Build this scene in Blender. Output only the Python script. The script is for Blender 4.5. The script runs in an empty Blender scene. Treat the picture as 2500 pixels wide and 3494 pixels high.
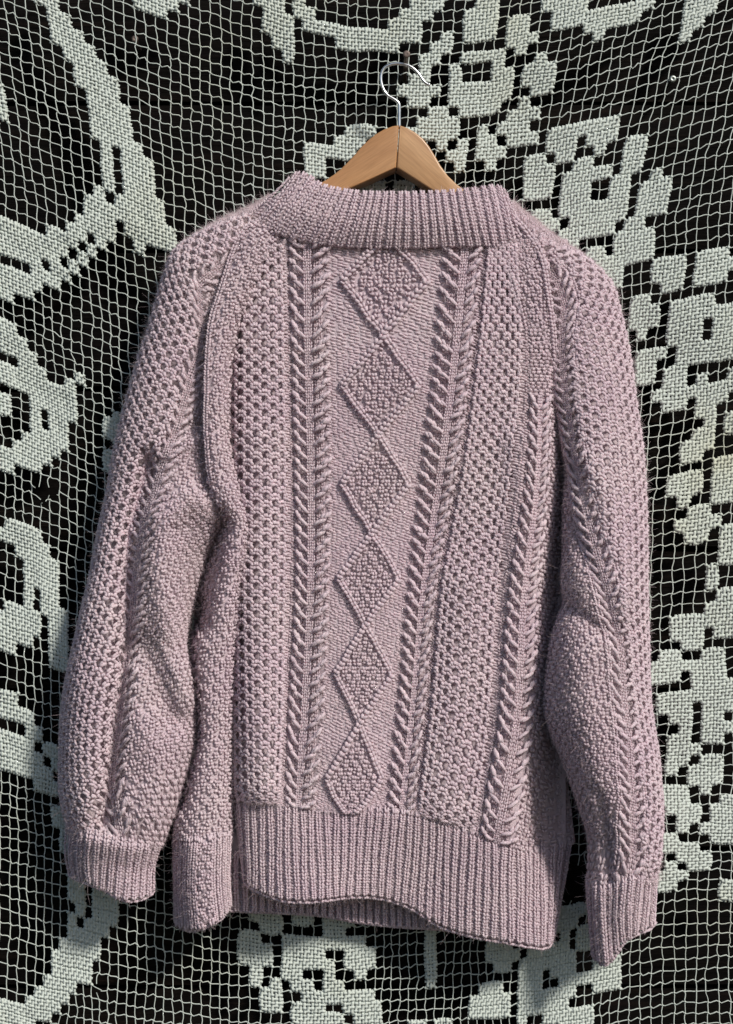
import bpy, bmesh, math, random
import numpy as np
from mathutils import Vector

rng = np.random.default_rng(7)
random.seed(7)
S = bpy.context.scene
COL = S.collection

# ------------------------------------------------------------------ camera, world, sun, exposure
K = 0.000264          # metres per photograph pixel on the curtain plane
D = 1.30              # camera distance from the curtain plane
CX, CY = 1250.0, 1747.0

cam = bpy.data.cameras.new("camera")
camo = bpy.data.objects.new("camera", cam)
COL.objects.link(camo)
camo.location = (0, -D, 0)
camo.rotation_euler = (math.radians(90), 0, 0)
cam.sensor_fit = 'VERTICAL'
cam.sensor_height = 24.0
cam.sensor_width = 24.0 * 733 / 1024
cam.lens = 24.0 * D / (3494 * K)
cam.clip_start = 0.05
cam.clip_end = 100
S.camera = camo

TO_SUN = Vector((0.85, -1.0, 1.05)).normalized()
SUN_EL = math.asin(TO_SUN.z)
SUN_ROT = math.atan2(TO_SUN.x, TO_SUN.y)
w = bpy.data.worlds.new("World")
S.world = w
w.use_nodes = True
nt = w.node_tree
sky = nt.nodes.new("ShaderNodeTexSky")
sky.sky_type = 'NISHITA'
sky.sun_disc = False
sky.sun_elevation = SUN_EL
sky.sun_rotation = SUN_ROT
nt.links.new(sky.outputs[0], nt.nodes["Background"].inputs[0])
nt.nodes["Background"].inputs[1].default_value = 0.060

sun = bpy.data.lights.new("sun", 'SUN')
sun.energy = 2.9
sun.angle = math.radians(7)
sun.color = (1.0, 0.94, 0.86)
suno = bpy.data.objects.new("sun", sun)
COL.objects.link(suno)
suno.rotation_euler = TO_SUN.to_track_quat('Z', 'Y').to_euler()

S.view_settings.view_transform = 'Standard'
S.view_settings.look = 'None'
S.view_settings.exposure = 0.24
S.view_settings.gamma = 1.0
S.render.engine = 'CYCLES'

# ------------------------------------------------------------------ helpers
def P(px, py, d):
    """photograph pixel + distance in front of the curtain plane -> world point(s)"""
    px = np.asarray(px, float); py = np.asarray(py, float); d = np.asarray(d, float)
    f = K * (D - d) / D
    return np.stack([(px - CX) * f, -d + 0 * px, -(py - CY) * f], -1)

def obj(name, mesh, mat=None, parent=None, kind=None, label=None, cat=None, group=None):
    o = bpy.data.objects.new(name, mesh)
    COL.objects.link(o)
    if mat is not None:
        mesh.materials.append(mat)
    if parent is not None:
        o.parent = parent
        o.matrix_parent_inverse = parent.matrix_world.inverted()
    if kind: o["kind"] = kind
    if label: o["label"] = label
    if cat: o["category"] = cat
    if group: o["group"] = group
    return o

def thing(name, label, cat, loc=(0, 0, 0), group=None):
    o = bpy.data.objects.new(name, None)
    COL.objects.link(o)
    o.location = loc
    o.empty_display_size = 0.05
    o["label"] = label; o["category"] = cat
    if group: o["group"] = group
    bpy.context.view_layer.update()
    return o

def mesh_np(name, V, quads=None, tris=None, smooth=True):
    me = bpy.data.meshes.new(name)
    V = np.asarray(V, np.float32).reshape(-1, 3)
    nq = 0 if quads is None else len(quads)
    ntr = 0 if tris is None else len(tris)
    me.vertices.add(len(V)); me.vertices.foreach_set("co", V.ravel())
    me.loops.add(nq * 4 + ntr * 3)
    idx = []
    if nq: idx.append(np.asarray(quads, np.int32).ravel())
    if ntr: idx.append(np.asarray(tris, np.int32).ravel())
    me.loops.foreach_set("vertex_index", np.concatenate(idx))
    me.polygons.add(nq + ntr)
    st = np.concatenate([np.arange(nq) * 4, nq * 4 + np.arange(ntr) * 3]).astype(np.int32)
    me.polygons.foreach_set("loop_start", st)
    if smooth:
        me.polygons.foreach_set("use_smooth", np.ones(nq + ntr, bool))
    me.update(calc_edges=True)
    return me

class Bag:
    """collects vertex / face arrays for ONE mesh"""
    def __init__(s): s.V, s.Q, s.T, s.n = [], [], [], 0
    def add(s, V, Q=None, T=None):
        if Q is not None and len(Q): s.Q.append(np.asarray(Q) + s.n)
        if T is not None and len(T): s.T.append(np.asarray(T) + s.n)
        s.V.append(V); s.n += len(V)
    def mesh(s, name, smooth=True):
        return mesh_np(name, np.concatenate(s.V), np.concatenate(s.Q) if s.Q else None,
                       np.concatenate(s.T) if s.T else None, smooth)

def nrm(a):
    return a / np.maximum(np.linalg.norm(a, axis=-1, keepdims=True), 1e-12)

def tubes(pts, rad, sides, flat=1.0, cap=False):
    """pts (N,M,3), rad (N,M): N tubes of M rings"""
    N, M, _ = pts.shape
    T = np.empty_like(pts)
    T[:, 1:-1] = pts[:, 2:] - pts[:, :-2]
    T[:, 0] = pts[:, 1] - pts[:, 0]; T[:, -1] = pts[:, -1] - pts[:, -2]
    T = nrm(T)
    up = np.zeros_like(T); up[..., 1] = -1
    B = nrm(np.cross(T, up)); Nn = np.cross(B, T)
    a = np.arange(sides) * 2 * math.pi / sides + math.pi / sides
    R = rad[..., None, None]
    V = pts[:, :, None, :] + R * (np.cos(a)[None, None, :, None] * B[:, :, None, :] + flat * np.sin(a)[None, None, :, None] * Nn[:, :, None, :])
    V = V.reshape(-1, 3)
    base = (np.arange(N) * M * sides)[:, None, None]
    m = (np.arange(M - 1) * sides)[None, :, None]
    k = np.arange(sides)[None, None, :]; k2 = (k + 1) % sides
    Q = np.stack([base + m + k, base + m + k2, base + m + sides + k2, base + m + sides + k], -1).reshape(-1, 4)
    if cap:
        k = np.arange(1, sides - 1)
        b0 = (np.arange(N) * M * sides)[:, None]
        t0 = np.stack([b0 + 0 * k, b0 + k + 1, b0 + k], -1).reshape(-1, 3)
        b1 = b0 + (M - 1) * sides
        t1 = np.stack([b1 + 0 * k, b1 + k, b1 + k + 1], -1).reshape(-1, 3)
        return V, Q, np.concatenate([t0, t1])
    return V, Q, None

# ------------------------------------------------------------------ materials
def mat(name):
    m = bpy.data.materials.new(name); m.use_nodes = True
    return m, m.node_tree, m.node_tree.nodes["Principled BSDF"]

def noise(nt, scale, detail=3, rough=0.55, vec=None, dist=0.0):
    n = nt.nodes.new("ShaderNodeTexNoise")
    n.inputs["Scale"].default_value = scale; n.inputs["Detail"].default_value = detail
    n.inputs["Roughness"].default_value = rough; n.inputs["Distortion"].default_value = dist
    if vec is not None: nt.links.new(vec, n.inputs["Vector"])
    return n

def ramp(nt, src, stops):
    r = nt.nodes.new("ShaderNodeValToRGB")
    el = r.color_ramp.elements
    while len(el) < len(stops): el.new(0.5)
    for e, (p, c) in zip(el, stops):
        e.position = p; e.color = (*c, 1)
    nt.links.new(src, r.inputs[0])
    return r

def mix(nt, fac, a, b, mode='MIX'):
    m = nt.nodes.new("ShaderNodeMix"); m.data_type = 'RGBA'; m.blend_type = mode
    for sock, v in ((m.inputs[0], fac), (m.inputs[6], a), (m.inputs[7], b)):
        if hasattr(v, "is_linked"): nt.links.new(v, sock)
        else: sock.default_value = v if isinstance(v, float) else (*v, 1)
    return m.outputs[2]

def coords(nt, scale=(1, 1, 1), rot=(0, 0, 0)):
    tc = nt.nodes.new("ShaderNodeTexCoord")
    mp = nt.nodes.new("ShaderNodeMapping")
    mp.inputs["Scale"].default_value = scale; mp.inputs["Rotation"].default_value = rot
    nt.links.new(tc.outputs["Object"], mp.inputs[0])
    return mp.outputs[0]

def bump(nt, bsdf, src, strength, dist):
    b = nt.nodes.new("ShaderNodeBump")
    b.inputs["Strength"].default_value = strength; b.inputs["Distance"].default_value = dist
    nt.links.new(src, b.inputs["Height"]); nt.links.new(b.outputs[0], bsdf.inputs["Normal"])

def wool_material():
    m, nt, b = mat("pink_wool")
    c = coords(nt)
    n1 = noise(nt, 14, 3, .6, c)
    r1 = ramp(nt, n1.outputs[0], [(.3, (.645, .530, .585)), (.7, (.695, .600, .622))])
    g = nt.nodes.new("ShaderNodeNewGeometry")
    r2 = ramp(nt, g.outputs["Random Per Island"], [(0, (.86, .84, .86)), (1, (1.06, 1.05, 1.05))])
    col = mix(nt, 1.0, r1.outputs[0], r2.outputs[0], 'MULTIPLY')
    n2 = noise(nt, 2200, 2, .6, c)
    r3 = ramp(nt, n2.outputs[0], [(.3, (.82, .80, .82)), (.7, (1.08, 1.08, 1.08))])
    col = mix(nt, 1.0, col, r3.outputs[0], 'MULTIPLY')
    nt.links.new(col, b.inputs["Base Color"])
    b.inputs["Roughness"].default_value = 0.95
    b.inputs["Specular IOR Level"].default_value = 0.15
    b.inputs["Sheen Weight"].default_value = 0.25
    b.inputs["Sheen Roughness"].default_value = 0.6
    b.inputs["Sheen Tint"].default_value = (1, .85, .88, 1)
    b.subsurface_method = 'BURLEY'
    b.inputs["Subsurface Weight"].default_value = 0.45
    b.inputs["Subsurface Radius"].default_value = (1.0, .72, .75)
    b.inputs["Subsurface Scale"].default_value = 0.0016
    bump(nt, b, n2.outputs[0], 0.5, 0.0004)
    return m

def fuzz_material():
    m, nt, b = mat("wool_fibre")
    b.inputs["Base Color"].default_value = (.70, .58, .60, 1)
    b.inputs["Roughness"].default_value = 0.8
    b.inputs["Specular IOR Level"].default_value = 0.1
    return m

def lace_material():
    m, nt, b = mat("cotton_lace")
    c = coords(nt)
    n1 = noise(nt, 5, 4, .6, c)
    r1 = ramp(nt, n1.outputs[0], [(.52, (.650, .710, .660)), (.68, (.640, .680, .590)), (.86, (.62, .61, .45))])
    n2 = noise(nt, 1500, 2, .6, c)
    r2 = ramp(nt, n2.outputs[0], [(.3, (.85, .85, .85)), (.7, (1.05, 1.05, 1.05))])
    col = mix(nt, 1.0, r1.outputs[0], r2.outputs[0], 'MULTIPLY')
    nt.links.new(col, b.inputs["Base Color"])
    b.inputs["Roughness"].default_value = 0.85
    b.inputs["Specular IOR Level"].default_value = 0.2
    bump(nt, b, n2.outputs[0], 0.4, 0.0003)
    return m

def plank_material():
    m, nt, b = mat("weathered_dark_wood")
    c = coords(nt, (3.0, 3.0, 70.0))
    n1 = noise(nt, 2.2, 8, .65, c, 0.6)
    r1 = ramp(nt, n1.outputs[0], [(.3, (.0015, .0012, .0011)), (.55, (.005, .0036, .003)), (.78, (.018, .011, .008))])
    n3 = noise(nt, 3.5, 3, .6, coords(nt))
    r3 = ramp(nt, n3.outputs[0], [(.35, (.55, .55, .55)), (.65, (1.2, 1.1, 1.0))])
    nt.links.new(mix(nt, 1.0, r1.outputs[0], r3.outputs[0], 'MULTIPLY'), b.inputs["Base Color"])
    b.inputs["Roughness"].default_value = 0.9
    b.inputs["Specular IOR Level"].default_value = 0.15
    bump(nt, b, n1.outputs[0], 0.8, 0.004)
    return m

def hanger_material(name, ang, ca, cb):
    m, nt, b = mat(name)
    c = coords(nt, (1, 1, 1), (0, ang, 0))
    sp = nt.nodes.new("ShaderNodeMapping"); sp.inputs["Scale"].default_value = (5, 30, 55)
    nt.links.new(c, sp.inputs[0])
    n1 = noise(nt, 1.0, 5, .55, sp.outputs[0], 1.2)
    r1 = ramp(nt, n1.outputs[0], [(.28, ca), (.5, tuple((x + y) / 2 for x, y in zip(ca, cb))), (.7, cb)])
    sp2 = nt.nodes.new("ShaderNodeMapping"); sp2.inputs["Scale"].default_value = (60, 900, 900)
    nt.links.new(c, sp2.inputs[0])
    n2 = noise(nt, 1.0, 2, .5, sp2.outputs[0])
    r2 = ramp(nt, n2.outputs[0], [(.3, (.86, .84, .82)), (.65, (1.04, 1.04, 1.04))])
    nt.links.new(mix(nt, 1.0, r1.outputs[0], r2.outputs[0], 'MULTIPLY'), b.inputs["Base Color"])
    b.inputs["Roughness"].default_value = 0.42
    b.inputs["Coat Weight"].default_value = 0.35
    b.inputs["Coat Roughness"].default_value = 0.25
    bump(nt, b, n2.outputs[0], 0.15, 0.0002)
    return m

def metal_material(name, colr, rough, metallic=1.0):
    m, nt, b = mat(name)
    n = noise(nt, 300, 3, .6, coords(nt))
    r = ramp(nt, n.outputs[0], [(.3, tuple(.75 * x for x in colr)), (.7, colr)])
    nt.links.new(r.outputs[0], b.inputs["Base Color"])
    b.inputs["Metallic"].default_value = metallic
    b.inputs["Roughness"].default_value = rough
    return m

WOOL = wool_material(); FUZZ = fuzz_material(); LACE = lace_material(); PLANK = plank_material()
ARM_A = hanger_material("varnished_wood_left", math.radians(32), (.42, .205, .080), (.60, .335, .155))
ARM_B = hanger_material("varnished_wood_right", math.radians(-42), (.45, .240, .105), (.62, .370, .185))
CHROME = metal_material("bright_steel", (.88, .89, .90), .30)
IRON = metal_material("rusty_iron", (.20, .155, .135), .55, .6)
ZINC = metal_material("zinc_screw", (.42, .46, .42), .4)

# ------------------------------------------------------------------ plank wall
WALL_D = -0.030
wall = thing("plank_wall", "dark weathered wall of horizontal boards behind the lace curtain", "wall", (0, -WALL_D, -0.7))
z = -0.72; k = 0
while z < 0.75:
    hgt = random.uniform(0.125, 0.15)
    bm = bmesh.new()
    nx, nz = 24, 5
    off = random.uniform(-.0015, .0015)
    x0, x1 = -0.95, 0.95
    grid = [[bm.verts.new((x0 + (x1 - x0) * a / nx, -WALL_D + off + random.uniform(-.0006, .0006) + (.003 if c in (0, nz) else 0),
                           z + .0022 + (hgt - .0044) * c / nz + (random.uniform(-.0009, .0009) if c in (0, nz) else 0))) for c in range(nz + 1)] for a in range(nx + 1)]
    for a in range(nx):
        for c in range(nz):
            bm.faces.new((grid[a][c], grid[a + 1][c], grid[a + 1][c + 1], grid[a][c + 1]))
    ext = bmesh.ops.extrude_face_region(bm, geom=bm.faces[:])
    for v in [g for g in ext["geom"] if isinstance(g, bmesh.types.BMVert)]:
        v.co.y += 0.022
    bmesh.ops.recalc_face_normals(bm, faces=bm.faces[:])
    me = bpy.data.meshes.new("plank"); bm.to_mesh(me); bm.free()
    obj("plank", me, PLANK, wall)
    z += hgt; k += 1
bm = bmesh.new(); bmesh.ops.create_cube(bm, size=1)  # added unseen board: keeps sky light from showing through the plank gaps
for v in bm.verts: v.co = (v.co.x * 1.9, -WALL_D + .036 + v.co.y * .02, v.co.z * 1.55)
me = bpy.data.meshes.new("added_gap_blocker"); bm.to_mesh(me); bm.free()
obj("added_gap_blocker", me, PLANK, wall)

# ------------------------------------------------------------------ lace curtain: warped lattice
def bil(tx, ty, tab, x, y):
    tx = np.asarray(tx, float); ty = np.asarray(ty, float); tab = np.asarray(tab, float)
    fx = np.interp(x, tx, np.arange(len(tx))); fy = np.interp(y, ty, np.arange(len(ty)))
    i = np.minimum(fx.astype(int), len(tx) - 2); j = np.minimum(fy.astype(int), len(ty) - 2)
    a = fx - i; b = fy - j
    return (tab[j, i] * (1 - a) + tab[j, i + 1] * a) * (1 - b) + (tab[j + 1, i] * (1 - a) + tab[j + 1, i + 1] * a) * b

SX = [0, 250, 500, 750, 950, 1250, 1500, 1750, 2000, 2250, 2500]
SY = [0, 300, 700, 1200, 1700, 2200, 2700, 3100, 3494]
SLOPE = [[.40, .42, .38, .38, .28, .12, .0, -.15, -.22, -.26, -.25],
         [.45, .45, .40, .38, .20, .08, -.03, -.15, -.22, -.25, -.23],
         [.45, .45, .40, .35, .20, .05, -.02, -.08, -.15, -.18, -.16],
         [.45, .43, .38, .30, .10, .0, .0, -.05, -.12, -.18, -.15],
         [.30, .48, .45, .30, .10, .0, .0, -.05, -.15, -.18, -.12],
         [.35, .42, .40, .30, .10, .0, .0, -.02, -.08, -.08, -.05],
         [.20, .25, .28, .22, .10, .0, .0, -.05, -.15, -.05, .02],
         [.25, .28, .28, .20, .10, -.05, -.08, -.10, -.20, -.12, .06],
         [.26, .22, .15, .12, .05, -.05, -.05, -.05, -.20, -.15, .05]]
LX = [0, 400, 800, 1250, 1600, 1950, 2250, 2500]
LY = [0, 400, 800, 1300, 1800, 2300, 3000, 3494]
LEAN = [[.12, .06, .0, -.02, -.08, -.15, -.22, -.22],
        [.12, .06, .02, -.02, -.06, -.15, -.22, -.20],
        [.08, .04, .02, .0, -.03, -.04, -.07, -.07],
        [.08, .04, .0, .0, -.03, -.07, -.09, -.07],
        [.0, -.04, -.04, .0, -.03, -.05, -.06, -.05],
        [.03, .0, .0, .0, .0, -.02, -.03, -.03],
        [.0, .0, .0, .0, .0, -.02, -.02, -.01],
        [-.02, -.02, -.02, .0, -.02, -.02, -.02, .0]]
XS = np.arange(-450, 2951, 25.0); YS = np.arange(-250, 3751, 25.0)
yc = np.arange(-200, 4060, 37.3); NJ = len(yc)
xc = np.arange(1250 - 48 * 35.4, 1250 + 49 * 35.4, 35.4); NI = len(xc)
YR = np.zeros((NJ, len(XS))); c0 = int(np.where(XS == 1250)[0][0]); YR[:, c0] = yc
for q in range(c0, len(XS) - 1): YR[:, q + 1] = YR[:, q] + 25 * bil(SX, SY, SLOPE, XS[q] + 12, YR[:, q])
for q in range(c0, 0, -1): YR[:, q - 1] = YR[:, q] - 25 * bil(SX, SY, SLOPE, XS[q] - 12, YR[:, q])
XCt = np.zeros((NI, len(YS))); r0 = int(np.where(YS == 300)[0][0]); XCt[:, r0] = xc
for q in range(r0, len(YS) - 1): XCt[:, q + 1] = XCt[:, q] + 25 * bil(LX, LY, LEAN, XCt[:, q], YS[q] + 12)
for q in range(r0, 0, -1): XCt[:, q - 1] = XCt[:, q] - 25 * bil(LX, LY, LEAN, XCt[:, q], YS[q] - 12)
II, JJ = np.meshgrid(np.arange(NI), np.arange(NJ), indexing='ij')
NX = xc[II].astype(float); NY = yc[JJ].astype(float)
def lk(tab, idx, x, x0):
    f = np.clip((x - x0) / 25.0, 0, tab.shape[1] - 1.001); a = f.astype(int); b = f - a
    return tab[idx, a] * (1 - b) + tab[idx, a + 1] * b
for _ in range(10):
    NY = lk(YR, JJ, NX, XS[0]); NX = lk(XCt, II, NY, YS[0])
def smooth_noise(shape, n, amp):
    a = rng.normal(0, 1, shape)
    for _ in range(n):
        p = np.pad(a, 1, mode='edge')
        a = (p[1:-1, 1:-1] * 2 + p[:-2, 1:-1] + p[2:, 1:-1] + p[1:-1, :-2] + p[1:-1, 2:]) / 6
    return a / a.std() * amp
NX = NX + smooth_noise(NX.shape, 3, 2.4) + rng.normal(0, 1.5, NX.shape)
NY = NY + smooth_noise(NX.shape, 3, 2.4) + rng.normal(0, 1.5, NX.shape)
ND = 0.006 + smooth_noise(NX.shape, 40, 0.0035) + rng.normal(0, .0004, NX.shape)

def tr(x0, y0, s, pts): return [(x0 + x / s, y0 + y / s) for x, y in pts]
FILL, HOLE, DOTS = [], [], []
def F(t, *polys):
    for p in polys: FILL.append(tr(*t, p))
def H(t, *polys):
    for p in polys: HOLE.append(tr(*t, p))
def DT(t, *pts): DOTS.extend(tr(*t, pts))
O = (0, 0, 1.0); A = (0, 0, 1.624); T3 = (0, 600, 2.707); L1 = (0, 1000, 1.624); L2 = (0, 1700, 3.24); L3 = (0, 2000, 1.519)
B = (600, 0, 3.248); C = (900, 0, 2.32); R1 = (1000, 100, 2.03); DD = (1500, 0, 1.624); E = (1700, 700, 2.03); G = (1700, 1400, 2.03)
HH = (1700, 2400, 2.03); IB = (1300, 2950, 2.32); JB = (700, 2950, 2.32)
F(O, [(112,-80),(180,-80),(185,25),(246,80),(289,142),(326,191),(357,234),(394,283),(403,345),(440,382),(443,431),(471,474),(477,523),(511,560),(514,622),(548,683),(545,763),(579,800),(617,795),(612,850),(575,890),(555,868),(520,835),(495,800),(500,865),(470,850),(440,805),(425,770),(395,700),(400,650),(420,660),(425,600),(420,530),(400,490),(375,450),(360,420),(322,470),(315,425),(308,385),(310,350),(300,315),(272,300),(268,265),(235,200),(200,150),(160,90)],
     [(322,425),(362,420),(385,470),(388,520),(395,620),(370,640),(330,650),(342,600),(357,560),(345,490),(322,470)])
F(T3, [(0,430),(110,460),(170,490),(290,550),(340,490),(450,510),(550,550),(610,560),(640,490),(720,480),(700,420),(720,330),(800,330),(810,170),(900,170),(890,110),(920,60),(920,-60),(1070,-60),(1070,90),(1000,110),(1000,290),(1080,310),(1085,400),(1080,560),(970,590),(970,640),(880,650),(870,710),(780,710),(790,790),(780,870),(680,890),(670,940),(590,950),(580,1000),(560,1010),(400,960),(390,1040),(320,1050),(310,1100),(180,1060),(150,1120),(80,1130),(0,1090),(-200,1050),(-200,400)])
H(T3, [(-200,650),(0,715),(60,740),(150,800),(220,840),(300,860),(300,930),(240,920),(170,870),(80,830),(0,790),(-200,720)])
DT(T3, (845,590),(740,660),(645,730),(555,790),(370,820),(450,850),(270,880))
F(L1, [(-100,140),(75,150),(70,220),(130,290),(190,340),(230,410),(285,480),(290,590),(330,650),(330,600),(340,480),(400,470),(395,430),(440,430),(495,445),(490,490),(440,500),(440,600),(430,720),(390,750),(370,830),(330,870),(310,920),(270,950),(230,970),(210,990),(160,1000),(100,970),(-100,970),(-100,850),(60,850),(80,820),(130,780),(170,770),(175,600),(130,540),(90,510),(-100,490)],
      [(-100,560),(80,580),(70,680),(-100,690)], [(580,690),(640,650),(690,670),(690,860),(640,1000),(570,970),(570,790)])
DT(L1, (5,340),(60,410),(255,650),(255,705),(605,840))
F(L2, [(-150,290),(60,270),(170,300),(260,330),(360,380),(460,420),(470,500),(540,580),(540,640),(620,730),(615,830),(620,930),(700,990),(690,1100),(670,1200),(755,1260),(750,1400),(730,1500),(720,1730),(730,1840),(790,1840),(780,1940),(750,1960),(680,1920),(590,1880),(590,1730),(510,1710),(510,1500),(520,1290),(460,1220),(430,1290),(440,1440),(430,1560),(330,1540),(330,1620),(220,1610),(210,1710),(90,1690),(40,1640),(-150,1640),(-150,1210),(120,1220),(130,1140),(240,1140),(260,900),(280,800),(200,740),(210,650),(120,590),(130,520),(-150,500)])
DT(L2, (405,1040),(400,1140))
F(L3, [(-80,540),(75,560),(100,610),(165,650),(200,740),(285,820),(310,920),(330,1100),(345,1250),(360,1400),(310,1380),(310,1280),(280,1240),(270,1150),(245,1090),(240,1060),(110,990),(120,950),(-80,920),(-80,760),(60,770),(150,820),(200,880),(200,800),(150,760),(100,720),(-80,690)],
      [(-80,640),(100,640),(160,700),(200,800),(220,900),(100,800),(-80,760)],
      [(340,1490),(440,1530),(440,1640),(420,1690),(440,1740),(480,1730),(490,1560),(560,1570),(630,1610),(620,1710),(580,1720),(575,1790),(530,1810),(520,1910),(470,1960),(460,2030),(390,2070),(370,2110),(310,2150),(280,2210),(200,2260),(160,2320),(-80,2320),(-80,2150),(40,2160),(110,2170),(170,2110),(210,2100),(220,2050),(270,1980),(290,1890),(330,1840),(350,1720),(390,1660)])
H(L3, [(-80,700),(60,700),(130,740),(160,780),(130,800),(60,770),(-80,750)])
DT(L3, (185,860),(240,940),(270,1010),(310,1090),(410,1770))
F(A, [(680,-60),(1050,-60),(1040,15),(990,50),(930,60),(920,100),(850,70),(760,40),(720,10)], [(-60,460),(18,470),(10,560),(25,700),(-60,720)])
F(B, [(840,-100),(1180,-100),(1190,80),(1250,130),(1280,170),(1290,280),(1260,330),(1290,390),(1260,470),(1300,540),(1370,520),(1395,560),(1380,690),(1330,670),(1240,640),(1150,610),(1160,520),(1120,460),(1060,480),(1040,420),(1060,370),(1030,310),(970,330),(950,270),(960,170),(940,60),(860,30)])
F(C, [(210,-80),(350,-80),(370,60),(440,110),(460,160),(540,200),(640,210),(720,240),(840,260),(930,250),(940,190),(1000,180),(1020,130),(1090,130),(1080,60),(1160,50),(1160,-80),(1260,-80),(1280,50),(1310,-80),(1430,-80),(1440,40),(1390,60),(1380,140),(1300,150),(1290,220),(1210,240),(1200,330),(1140,330),(1130,390),(1060,390),(970,370),(910,370),(900,440),(870,410),(780,410),(660,380),(610,370),(530,350),(530,270),(450,250),(390,220),(310,220),(280,150),(230,100)],
     [(1380,250),(1530,230),(1530,330),(1510,420),(1440,450),(1420,480),(1360,500),(1440,520),(1440,570),(1390,540),(1330,540),(1310,600),(1230,590),(1210,500),(1290,470),(1280,350),(1370,320)])
F(R1, [(740,350),(800,340),(830,310),(860,350),(930,345),(990,350),(1000,440),(960,500),(920,540),(860,550),(800,540),(790,480),(745,460)],
      [(870,620),(940,560),(1060,550),(1110,600),(1110,690),(1120,740),(1060,790),(1080,850),(1140,850),(1160,720),(1240,720),(1230,850),(1220,980),(1090,970),(1060,880),(1020,860),(980,800),(930,770),(880,710)],
      [(440,1040),(620,1030),(620,1180),(440,1180)], [(690,1030),(860,1050),(860,1180),(690,1180)],
      [(330,690),(540,690),(590,690),(520,760),(440,860),(380,930),(330,960),(330,860),(270,810),(330,760)],
      [(60,860),(140,800),(260,820),(250,940),(240,1020),(170,1080),(70,1030),(60,940)],
      [(880,700),(600,720),(700,900),(900,900)])
F(DD, [(130,110),(160,60),(200,20),(320,10),(330,80),(300,130),(310,210),(220,240),(140,230),(130,180)],
      [(80,310),(240,290),(350,270),(360,350),(390,390),(385,540),(330,600),(280,640),(180,660),(90,640),(80,590),(40,560),(40,410),(80,380)],
      [(370,90),(400,80),(480,80),(490,130),(520,140),(520,230),(490,260),(430,310),(390,270),(370,240)],
      [(510,270),(570,250),(570,290),(620,300),(610,350),(660,360),(650,460),(640,490),(580,520),(580,550),(490,560),(480,500),(440,490),(450,410),(500,380),(520,320)],
      [(390,590),(480,570),(530,620),(520,680),(530,790),(480,800),(390,790),(340,770),(330,700),(370,640)],
      [(210,760),(220,710),(270,710),(280,760),(330,800),(370,830),(330,900),(320,930),(230,940),(210,880),(220,800)],
      [(700,950),(740,910),(850,900),(880,960),(1000,940),(1030,990),(1030,1180),(1000,1220),(960,1270),(860,1280),(780,1300),(720,1230),(680,1190),(690,1050)],
      [(580,670),(640,690),(690,670),(740,690),(750,790),(740,870),(720,910),(680,880),(610,860),(590,790)],
      [(790,660),(900,640),(970,640),(970,710),(1010,690),(1010,740),(950,780),(940,840),(900,860),(860,830),(790,820),(780,750)],
      [(1020,760),(1060,740),(1120,730),(1120,770),(1165,780),(1160,850),(1110,900),(1080,950),(1010,930),(990,870),(1010,820)],
      [(1150,930),(1200,900),(1210,950),(1250,960),(1270,990),(1300,1000),(1300,1110),(1250,1130),(1240,1180),(1160,1200),(1100,1140),(1090,1070),(1150,1020)],
      [(480,880),(570,870),(610,940),(640,1000),(640,1080),(610,1100),(500,1110),(470,1050),(430,1030),(450,950)],
      [(470,1160),(560,1160),(630,1170),(640,1200),(670,1240),(640,1280),(570,1260),(500,1210)],
      [(1000,1290),(1050,1230),(1150,1220),(1190,1260),(1190,1400),(1140,1462),(1060,1462),(1000,1420),(980,1340)],
      [(540,-60),(770,-60),(830,70),(930,60),(1060,40),(1190,10),(1290,-10),(1300,40),(1130,70),(1110,130),(970,170),(880,200),(820,200),(800,150),(730,160),(650,190),(600,90)],
      [(1340,20),(1370,-60),(1530,-60),(1520,60),(1460,80),(1460,150),(1400,160),(1400,220),(1330,220),(1280,230),(1280,180),(1340,150),(1350,90)])
H(DD, [(120,360),(190,345),(290,355),(280,450),(190,480),(125,450)], [(840,1030),(880,1000),(935,1025),(935,1110),(880,1135),(835,1105)])
F(E, [(190,30),(350,40),(430,100),(440,170),(390,210),(290,180)], [(430,170),(550,190),(570,260),(560,350),(450,260)],
     [(900,20),(960,-20),(1140,-20),(1150,70),(1080,80),(1020,60),(960,50)],
     [(840,190),(890,150),(920,110),(1020,120),(1080,160),(1070,330),(1060,370),(1000,380),(900,370),(840,330),(830,260)],
     [(620,290),(740,290),(780,330),(820,340),(850,420),(900,460),(840,540),(750,550),(700,450),(640,380)],
     [(1080,400),(1130,380),(1200,370),(1280,370),(1280,450),(1270,560),(1210,610),(1100,600),(1080,560),(1070,450)],
     [(1330,350),(1470,310),(1560,300),(1720,360),(1720,440),(1560,460),(1550,530),(1490,560),(1420,560),(1340,570),(1330,480)],
     [(890,700),(940,690),(940,630),(1040,620),(1090,660),(1120,700),(1200,720),(1140,740),(1130,870),(1060,880),(1010,930),(960,920),(890,850)],
     [(1200,680),(1290,650),(1350,620),(1440,620),(1480,680),(1720,700),(1720,1000),(1560,1060),(1480,1090),(1380,1120),(1310,1130),(1230,1050),(1180,990),(1170,920),(1200,850),(1210,740)],
     [(920,1070),(980,1010),(1100,980),(1110,1000),(1160,1050),(1110,1110),(1100,1240),(1000,1270),(940,1280),(920,1180)],
     [(1170,1090),(1220,1070),(1240,1120),(1300,1130),(1290,1200),(1280,1290),(1270,1360),(1300,1410),(1210,1430),(1100,1430),(1080,1380),(1100,1270),(1150,1220)],
     [(1340,1210),(1400,1190),(1490,1190),(1530,1240),(1540,1290),(1600,1340),(1550,1390),(1440,1480),(1390,1490),(1370,1410),(1330,1380),(1330,1290)],
     [(1560,1120),(1720,1100),(1720,1280),(1550,1250)])
H(E, [(1395,770),(1450,755),(1525,765),(1515,875),(1450,915),(1385,890)])
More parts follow.
